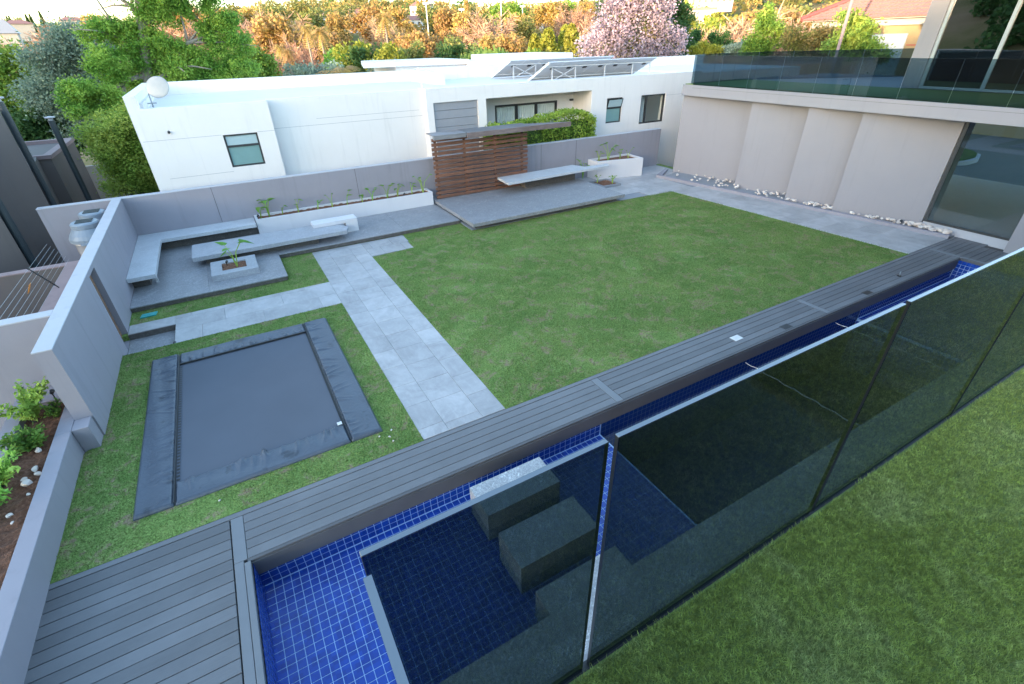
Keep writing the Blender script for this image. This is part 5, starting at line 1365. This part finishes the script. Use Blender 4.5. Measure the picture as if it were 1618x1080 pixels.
def proto_willow(seed, R_=3.6, H=6.5):
    g = np.random.default_rng(seed); V = []; n = 0; F = []; P = []
    k = 900
    for i in range(k):
        a = g.uniform(0, 2*np.pi); r = R_*math.sqrt(g.uniform(.05, 1)); zt = H*(1-.35*(r/R_)**2)+g.normal()*.15; L = g.uniform(1.2, 3.4)*(.5+.5*r/R_)
        for q in range(5):
            z0 = zt-L*q/5; rr = r+.25*math.sin(q*.5); c = np.array((rr*math.cos(a), rr*math.sin(a), z0)); t = np.array((-math.sin(a), math.cos(a), 0))*.07
            P.append(c-t); P.append(c+t); P.append(c+t*.7-np.array((0, 0, L/5*1.05))); P.append(c-t*.7-np.array((0, 0, L/5*1.05)))
    P = np.array(P); cr_ = np_mesh('crown', P, np.arange(len(P)).reshape(-1, 4), [MAT['leaf_willow']])
    tm = MB().tube([(0,0,0),(0,0,H*.9)], [.25,.08], 7).mesh('trunk'); tm.materials.append(MAT['bark']); return cr_, tm
PR = {}
def kind(k, fn, n=1): PR[k] = [fn(s) for s in range(n)]
kind('gold', lambda s: proto_broad('leaf_gold', 200+s), 3)
kind('olive', lambda s: proto_broad('leaf_olive', 210+s), 3)
kind('green', lambda s: proto_broad('leaf_green', 220+s), 3)
kind('dark', lambda s: proto_broad('leaf_dark', 230+s), 2)
kind('yellow', lambda s: proto_broad('leaf_yellow', 240+s), 2)
kind('silver', lambda s: proto_broad('leaf_silver', 245+s, ls=.2), 1)
kind('bare', lambda s: proto_bare(250+s), 3)
kind('cypress', lambda s: proto_cone('leaf_yellow', 260+s, R_=1.9, p=.55), 2)
kind('pine', lambda s: proto_cone('leaf_dark', 270+s, R_=1.9, H=11), 2)
kind('poplar', lambda s: proto_cone('leaf_gold', 280+s, R_=1.3, H=11, p=.4), 1)
kind('palm', lambda s: proto_palm(290+s), 2)
kind('lowpalm', lambda s: proto_palm(295+s, 3.0), 1)
kind('willow', lambda s: proto_willow(299), 1)
LAB = {'gold': ('small distant golden-leaved tree scattered on the far hillside', 'sunlit golden trees on the hillside'),
       'olive': ('small distant olive green tree scattered on the far hillside', 'olive green trees on the hillside'),
       'green': ('small distant plain green tree scattered on the far hillside', 'green broadleaf trees on the hillside'),
       'dark': ('small distant dark green tree scattered on the far hillside', 'dark green trees on the hillside'),
       'yellow': ('bright yellow-green tree on the slope beyond the white roof', 'yellow-green trees beyond the white roof'),
       'silver': ('greyish silver-green bush just past the white roof', 'silvery bushes past the white roof'),
       'bare': ('small distant leafless pinkish tree scattered on the far hillside', 'bare orange-pink trees on the slope'),
       'cypress': ('golden-green cone shaped cypress beyond the white roof', 'golden cypresses beyond the white roof'),
       'pine': ('dark pointed conifer on the far ridge', 'dark pointed conifers'),
       'poplar': ('narrow upright golden poplar on the far slope', 'golden poplars on the far slope'),
       'palm': ('tall palm with a shaggy golden crown beyond the white roof', 'tall palms beyond the white roof'),
       'lowpalm': ('low green palm just beyond the white roof', 'low palms beyond the white roof'),
       'willow': ('weeping willow hanging over the back of the white roof', 'weeping willows behind the white roof')}
NAMES = {'gold':'golden_tree','olive':'olive_tree','green':'broadleaf_tree','dark':'dark_tree','yellow':'yellow_green_tree','silver':'silver_bush','bare':'bare_tree','cypress':'golden_cypress','pine':'pine_tree','poplar':'poplar_tree','palm':'palm_tree','lowpalm':'palm_tree','willow':'willow_tree'}
BASEH = {'gold':8.3,'olive':8.3,'green':8.3,'dark':8.3,'yellow':8.3,'silver':8.3,'bare':7.6,'cypress':9,'pine':11,'poplar':11,'palm':10,'lowpalm':4,'willow':6.7}
def tree(k, px, dist, top=None, H=None, wide=1.0, label=None):
    """top: the pixel row its top reaches, which fixes the height"""
    x_, y_, z_ = put_on(px, dist)
    if H is None: H = max(2.5, far(px, top, dist).z-z_)
    s = H/BASEH[k]; m_ = rnd.choice(PR[k]); t = empty(NAMES[k], (x_, y_, z_-.15), rnd.uniform(0, 6.28))
    tag(t, label or LAB[k][0], 'palm' if 'palm' in k else 'tree', LAB[k][1])
    t.scale = (s*wide, s*wide, s)
    for nm, me in (('crown', m_[0]), ('trunk', m_[1])): link(bpy.data.objects.new(nm, me), t)
    return t
FORE = [  # kind, px, distance, top row, width factor : the ones that can be told apart
 ('yellow',558,95,52,1.0),('dark',575,92,62,.8),('yellow',600,88,55,.9),('green',540,100,58,.9),('palm',612,120,8,.75),('palm',486,125,28,.8),('palm',508,120,32,.8),('palm',438,130,62,.8),('palm',450,118,68,.8),
 ('willow',770,72,68,1.15),('cypress',893,88,38,1.0),('cypress',903,84,36,1.0),('cypress',845,86,52,1.0),('cypress',866,84,42,1.1),('green',830,80,62,.8),('gold',790,105,40,1.1),('gold',768,112,42,1.0),('gold',820,115,45,1.0),
 ('olive',722,100,48,1.0),('dark',715,95,60,.8),('gold',700,118,40,1.0),('gold',670,110,38,1.0),('gold',645,118,42,1.0),('olive',655,100,55,.8),('lowpalm',640,75,78,1.2),('lowpalm',665,72,80,1.2),('lowpalm',530,76,82,1.4),('silver',500,80,86,1.0),('silver',470,82,88,.9),('silver',600,84,84,.8),
 ('bare',415,160,22,1.2),('bare',440,170,20,1.2),('bare',395,165,25,1.2),('bare',460,150,40,1.0),('bare',475,130,55,.8),('bare',300,170,22,1.2),('bare',340,175,25,1.1),('bare',60,150,55,1.2),('bare',30,145,62,1.2),('bare',10,150,66,1.1),('bare',90,160,48,1.1),('bare',120,170,40,1.2),('bare',45,120,75,1.0),('bare',75,125,70,1.0),('bare',20,120,80,1.0),
 ('gold',498,140,40,.9),('gold',520,150,42,.9),('olive',930,95,50,.7),('bare',935,120,38,.7),('gold',935,90,75,.6),('bare',610,180,25,1.0),('olive',540,210,5,1.3),('gold',590,200,0,1.2),('olive',510,200,5,1.2),('gold',545,180,10,.9),
 ('gold',745,180,10,1.2),('gold',640,190,-2,1.1),('gold',830,185,12,1.3),('olive',838,180,20,1.0),('bare',775,170,18,1.2),('gold',700,185,5,1.1),('olive',690,200,0,1.0),('green',800,210,-8,1.2),('gold',860,210,-5,1.2),
 ('yellow',1120,120,8,1.0),('yellow',1140,110,10,1.2),('bare',1150,100,28,1.0),('gold',1170,115,8,1.2),('bare',1185,95,25,1.0),('gold',1200,110,10,1.1),('bare',1230,100,20,1.2),('gold',1255,110,8,1.2),('olive',1270,120,2,1.1),('bare',1260,95,30,1.0),('gold',1225,125,0,1.2),('yellow',1100,130,14,1.0),('bare',1105,100,50,.8),('gold',1300,120,-5,1.2),('bare',1130,95,45,.9),
 ('gold',430,150,12,1.1),('olive',370,230,2,1.2),('gold',395,220,0,1.2),('dark',455,230,0,1.1),('olive',475,215,-5,1.2),('gold',350,215,5,1.1),
 ('green',900,230,-12,1.1),('gold',930,215,-4,1.1),('green',1090,170,-10,1.2),('dark',950,240,-10,1.0),('bare',905,200,5,1.0),('gold',880,225,-3,1.1)]
WORDS = ORD+['thirteenth', 'fourteenth', 'fifteenth', 'sixteenth', 'seventeenth', 'eighteenth', 'nineteenth', 'twentieth', 'twenty-first', 'twenty-second', 'twenty-third', 'twenty-fourth', 'twenty-fifth', 'twenty-sixth', 'twenty-seventh', 'twenty-eighth', 'twenty-ninth', 'thirtieth', 'thirty-first', 'thirty-second', 'thirty-third', 'thirty-fourth', 'thirty-fifth', 'thirty-sixth']
DESC = {'gold': 'large golden trees on the nearer sunlit slope', 'olive': 'large olive green trees on the nearer slope', 'green': 'large plain green trees on the nearer slope', 'dark': 'large dark trees on the nearer slope', 'yellow': 'bright yellow-green trees beyond the roofs', 'silver': 'silvery bushes just past the white roof', 'bare': 'large leafless orange-pink trees on the nearer slope', 'cypress': 'golden-green cypresses beyond the white roof', 'palm': 'tall shaggy palms beyond the white roof', 'lowpalm': 'low green palms just beyond the white roof', 'willow': 'weeping willows at the back of the white roof'}
for kk in DESC:
    row_ = sorted([f for f in FORE if f[0] == kk], key=lambda f: f[1])
    for i_, (k, px, d, top, wd) in enumerate(row_):
        t = tree(k, px, d, top, wide=wd, label=(LAB[kk][0] if len(row_) == 1 else '%s from the left of the %s' % (WORDS[i_], DESC[kk])))
        t['group'] = DESC[kk]
g = np.random.default_rng(400)
# scattered mid-slope trees
kinds = ['gold', 'olive', 'gold', 'green', 'bare', 'dark', 'gold', 'bare', 'olive']
for i in range(150):
    px = g.uniform(-60, 1330); d = g.uniform(150, 330)
    if 850 < px < 990 and d < 262: continue
    if px < 200 and d < 200: continue
    if 470 < px < 900 and d < 240 and g.uniform() < .7: continue
    k = kinds[int(g.integers(len(kinds)))]
    tree(k, px, d, H=g.uniform(3.8, 7.0), wide=g.uniform(1.0, 1.35))
# trees that stand out on the skyline, left
for (k, px, d, top) in (('pine',80,330,16),('pine',57,320,21),('pine',63,318,21),('pine',76,300,30),('pine',108,340,25),('pine',118,335,23),('pine',26,330,24),('pine',30,332,24),('olive',12,320,26),('olive',45,325,23),('olive',-10,320,26),('poplar',24,250,34),('dark',60,290,34),('dark',100,310,32),('gold',165,250,15),('olive',150,300,22),('bare',180,240,20),('dark',125,320,28),('olive',90,320,33),('poplar',680,260,-4),('poplar',672,262,-2),('poplar',740,260,-6),('poplar',666,262,0),('gold',300,260,-2),('gold',312,255,0),('gold',290,262,4),('poplar',955,230,0),('poplar',915,232,-6)):
    tree(k, px, d, top, wide=1.0)
# the far wood on the ridge reads as one mass
def far_wood(name, lab, az0, az1, r0, r1, count, mat, seed, hmin=5, hmax=9):
    g = np.random.default_rng(seed); az = np.radians(g.uniform(az0, az1, count)); r = g.uniform(r0, r1, count); X_ = r*np.sin(az); Y__ = r*np.cos(az); Zg = terrain_h(X_, Y__)
    H_ = g.uniform(hmin, hmax, count); per = 240; P = []
    for i in range(count):
        d = g.normal(size=(per, 3)); d /= np.linalg.norm(d, axis=1)[:, None]; rr = g.uniform(.7, 1.1, per)[:, None]
        P.append(np.array((X_[i], Y__[i], Zg[i]+H_[i]*.55))+d*rr*np.array((H_[i]*.5, H_[i]*.5, H_[i]*.48))*(1+.2*np.sin(d[:, :1]*6+i)))
    P = np.concatenate(P); o = mesh_obj(name, leaf_cloud(P, .55, g, .7, .2), [MAT[mat]]); tag(o, lab, 'woodland', kind='stuff')
far_wood('far_golden_wood', 'sunlit golden woodland along the far ridge', -24, 75, 300, 520, 380, 'leaf_gold', 501)
far_wood('far_olive_wood', 'olive green woodland along the far ridge', -24, 75, 290, 540, 420, 'leaf_olive', 502)
far_wood('far_dark_wood', 'dark green woodland between the far hillside houses', -24, 75, 300, 560, 230, 'leaf_dark', 503)
far_wood('added_shade_wood', 'unseen woodland added on the western rise to shade the garden', -118, -62, 110, 190, 150, 'leaf_dark', 504, 4, 6.5)  # unseen trees added to lift the shade line over the garden
# far houses
def far_house(name, lab, px, py, d, W, Dp, Hh, rz, roof, wallm='white_paint', base=None):
    p = far(px, py, d); zb = p.z
    t = empty(name, (p.x, p.y, zb), rz); tag(t, lab, 'building')
    w_ = MB().box(-W/2, W/2, -Dp/2, Dp/2, -2.5, Hh).build('wall', MAT[wallm], t)
    if roof == 'flat': MB().box(-W/2-.2, W/2+.2, -Dp/2-.2, Dp/2+.2, Hh+.002, Hh+.4).build('roof', MAT['rooftile'], t)
    else:
        V = [(-W/2-.4,-Dp/2-.4,Hh+.01),(W/2+.4,-Dp/2-.4,Hh+.01),(W/2+.4,Dp/2+.4,Hh+.01),(-W/2-.4,Dp/2+.4,Hh+.01),(-W/4,0,Hh+roof),(W/4,0,Hh+roof)]
        MB().add(V, [(0,3,2,1),(0,1,5,4),(2,3,4,5),(1,2,5),(3,0,4)]).build('roof', MAT['rooftile' if roof < 3 else 'louvre'], t)
    nw = int(W/2.2)
    for i in range(nw):
        x_ = -W/2+W*(i+.5)/nw
        for zz_ in ((.8, 2.0), (3.4, 4.4)):
            if zz_[1] < Hh-.3: MB().box(x_-.45, x_+.45, -Dp/2-.02, -Dp/2+.02, zz_[0], zz_[1]).build('window', MAT['dark_frame'], t)
    return t
FZR = -R(36)
far_house('hillside_building', 'cream hall with a flat red roof on the hillside, left of the pair', 875, 40, 250, 12, 8, 7.5, FZR, 'flat', 'cream_trim')
far_house('hillside_building', 'white two-storey annexe with green gable panel below the red-roofed hall', 882, 46, 236, 13, 6, 3.9, FZR, 1.0, 'white_paint')
far_house('hillside_building', 'long cream hall with a red flat roof behind the lilac tree', 940, 38, 245, 17, 8, 7.0, FZR, 'flat', 'cream_trim')
far_house('hillside_building', 'low white block between the two hillside halls', 912, 46, 238, 8, 5, 4.2, FZR, 'flat', 'white_paint')
far_house('hillside_house', 'white hillside house among trees at the far left', 35, 50, 235, 6.5, 5, 2.0, .2, 1.1, 'cream_trim')
far_house('hillside_house', 'blue-roofed low house at the left edge of the hillside', 8, 62, 190, 6, 5, 1.2, .1, 3.0, 'cream_trim')
far_house('hillside_house', 'pale long low house left of the tall palm', 525, 42, 240, 16, 7, 3.2, -.4, 1.4)
far_house('hillside_house', 'small white house right of the pale long low one', 560, 40, 235, 12, 7, 3.6, -.4, 1.8)
far_house('hillside_house', 'little white gabled house right of the tall palm', 655, 45, 215, 7, 5, 2.6, -.5, 1.5)
far_house('hillside_house', 'small white-walled house above the little gabled one', 668, 25, 270, 10, 7, 3.6, -.5, 2.0)
far_house('hillside_house', 'low pale house between bare trees above the green tree', 118, 40, 280, 8, 5, 1.6, .1, 1.2, 'cream_trim')
far_house('hillside_house', 'pale wall-like house high on the right slope', 1110, 8, 240, 22, 6, 3.4, -.9, 'flat', 'cream_trim')
far_house('hillside_house', 'low grey-walled house right of the conifer', 1098, 30, 150, 9, 5, 1.8, -.8, 'flat', 'cream_trim')
for i, (px, top, d, lab) in enumerate(((678,3,175,'tall white floodlight pole nearest the palm'), (732,13,190,'white floodlight pole right of the one nearest the palm'), (793,-3,200,'tall white floodlight pole in the middle of the row'), (826,8,205,'white floodlight pole left of the cream hall'), (911,-2,230,'white floodlight pole between the two cream halls'))):
    x_, y_, z_ = put_on(px, d); zt = far(px, top, d).z; t = empty('floodlight_pole', (x_, y_, z_), FZR); tag(t, lab, 'light pole', 'floodlight poles on the hillside')
    MB().tube([(0,0,-1),(0,0,zt-z_)], .16, 6).build('pole', MAT['white_paint'], t)
    MB().box(-.9, .9, -.08, .08, zt-z_-.5, zt-z_).build('lamp_bar', MAT['white_paint'], t)
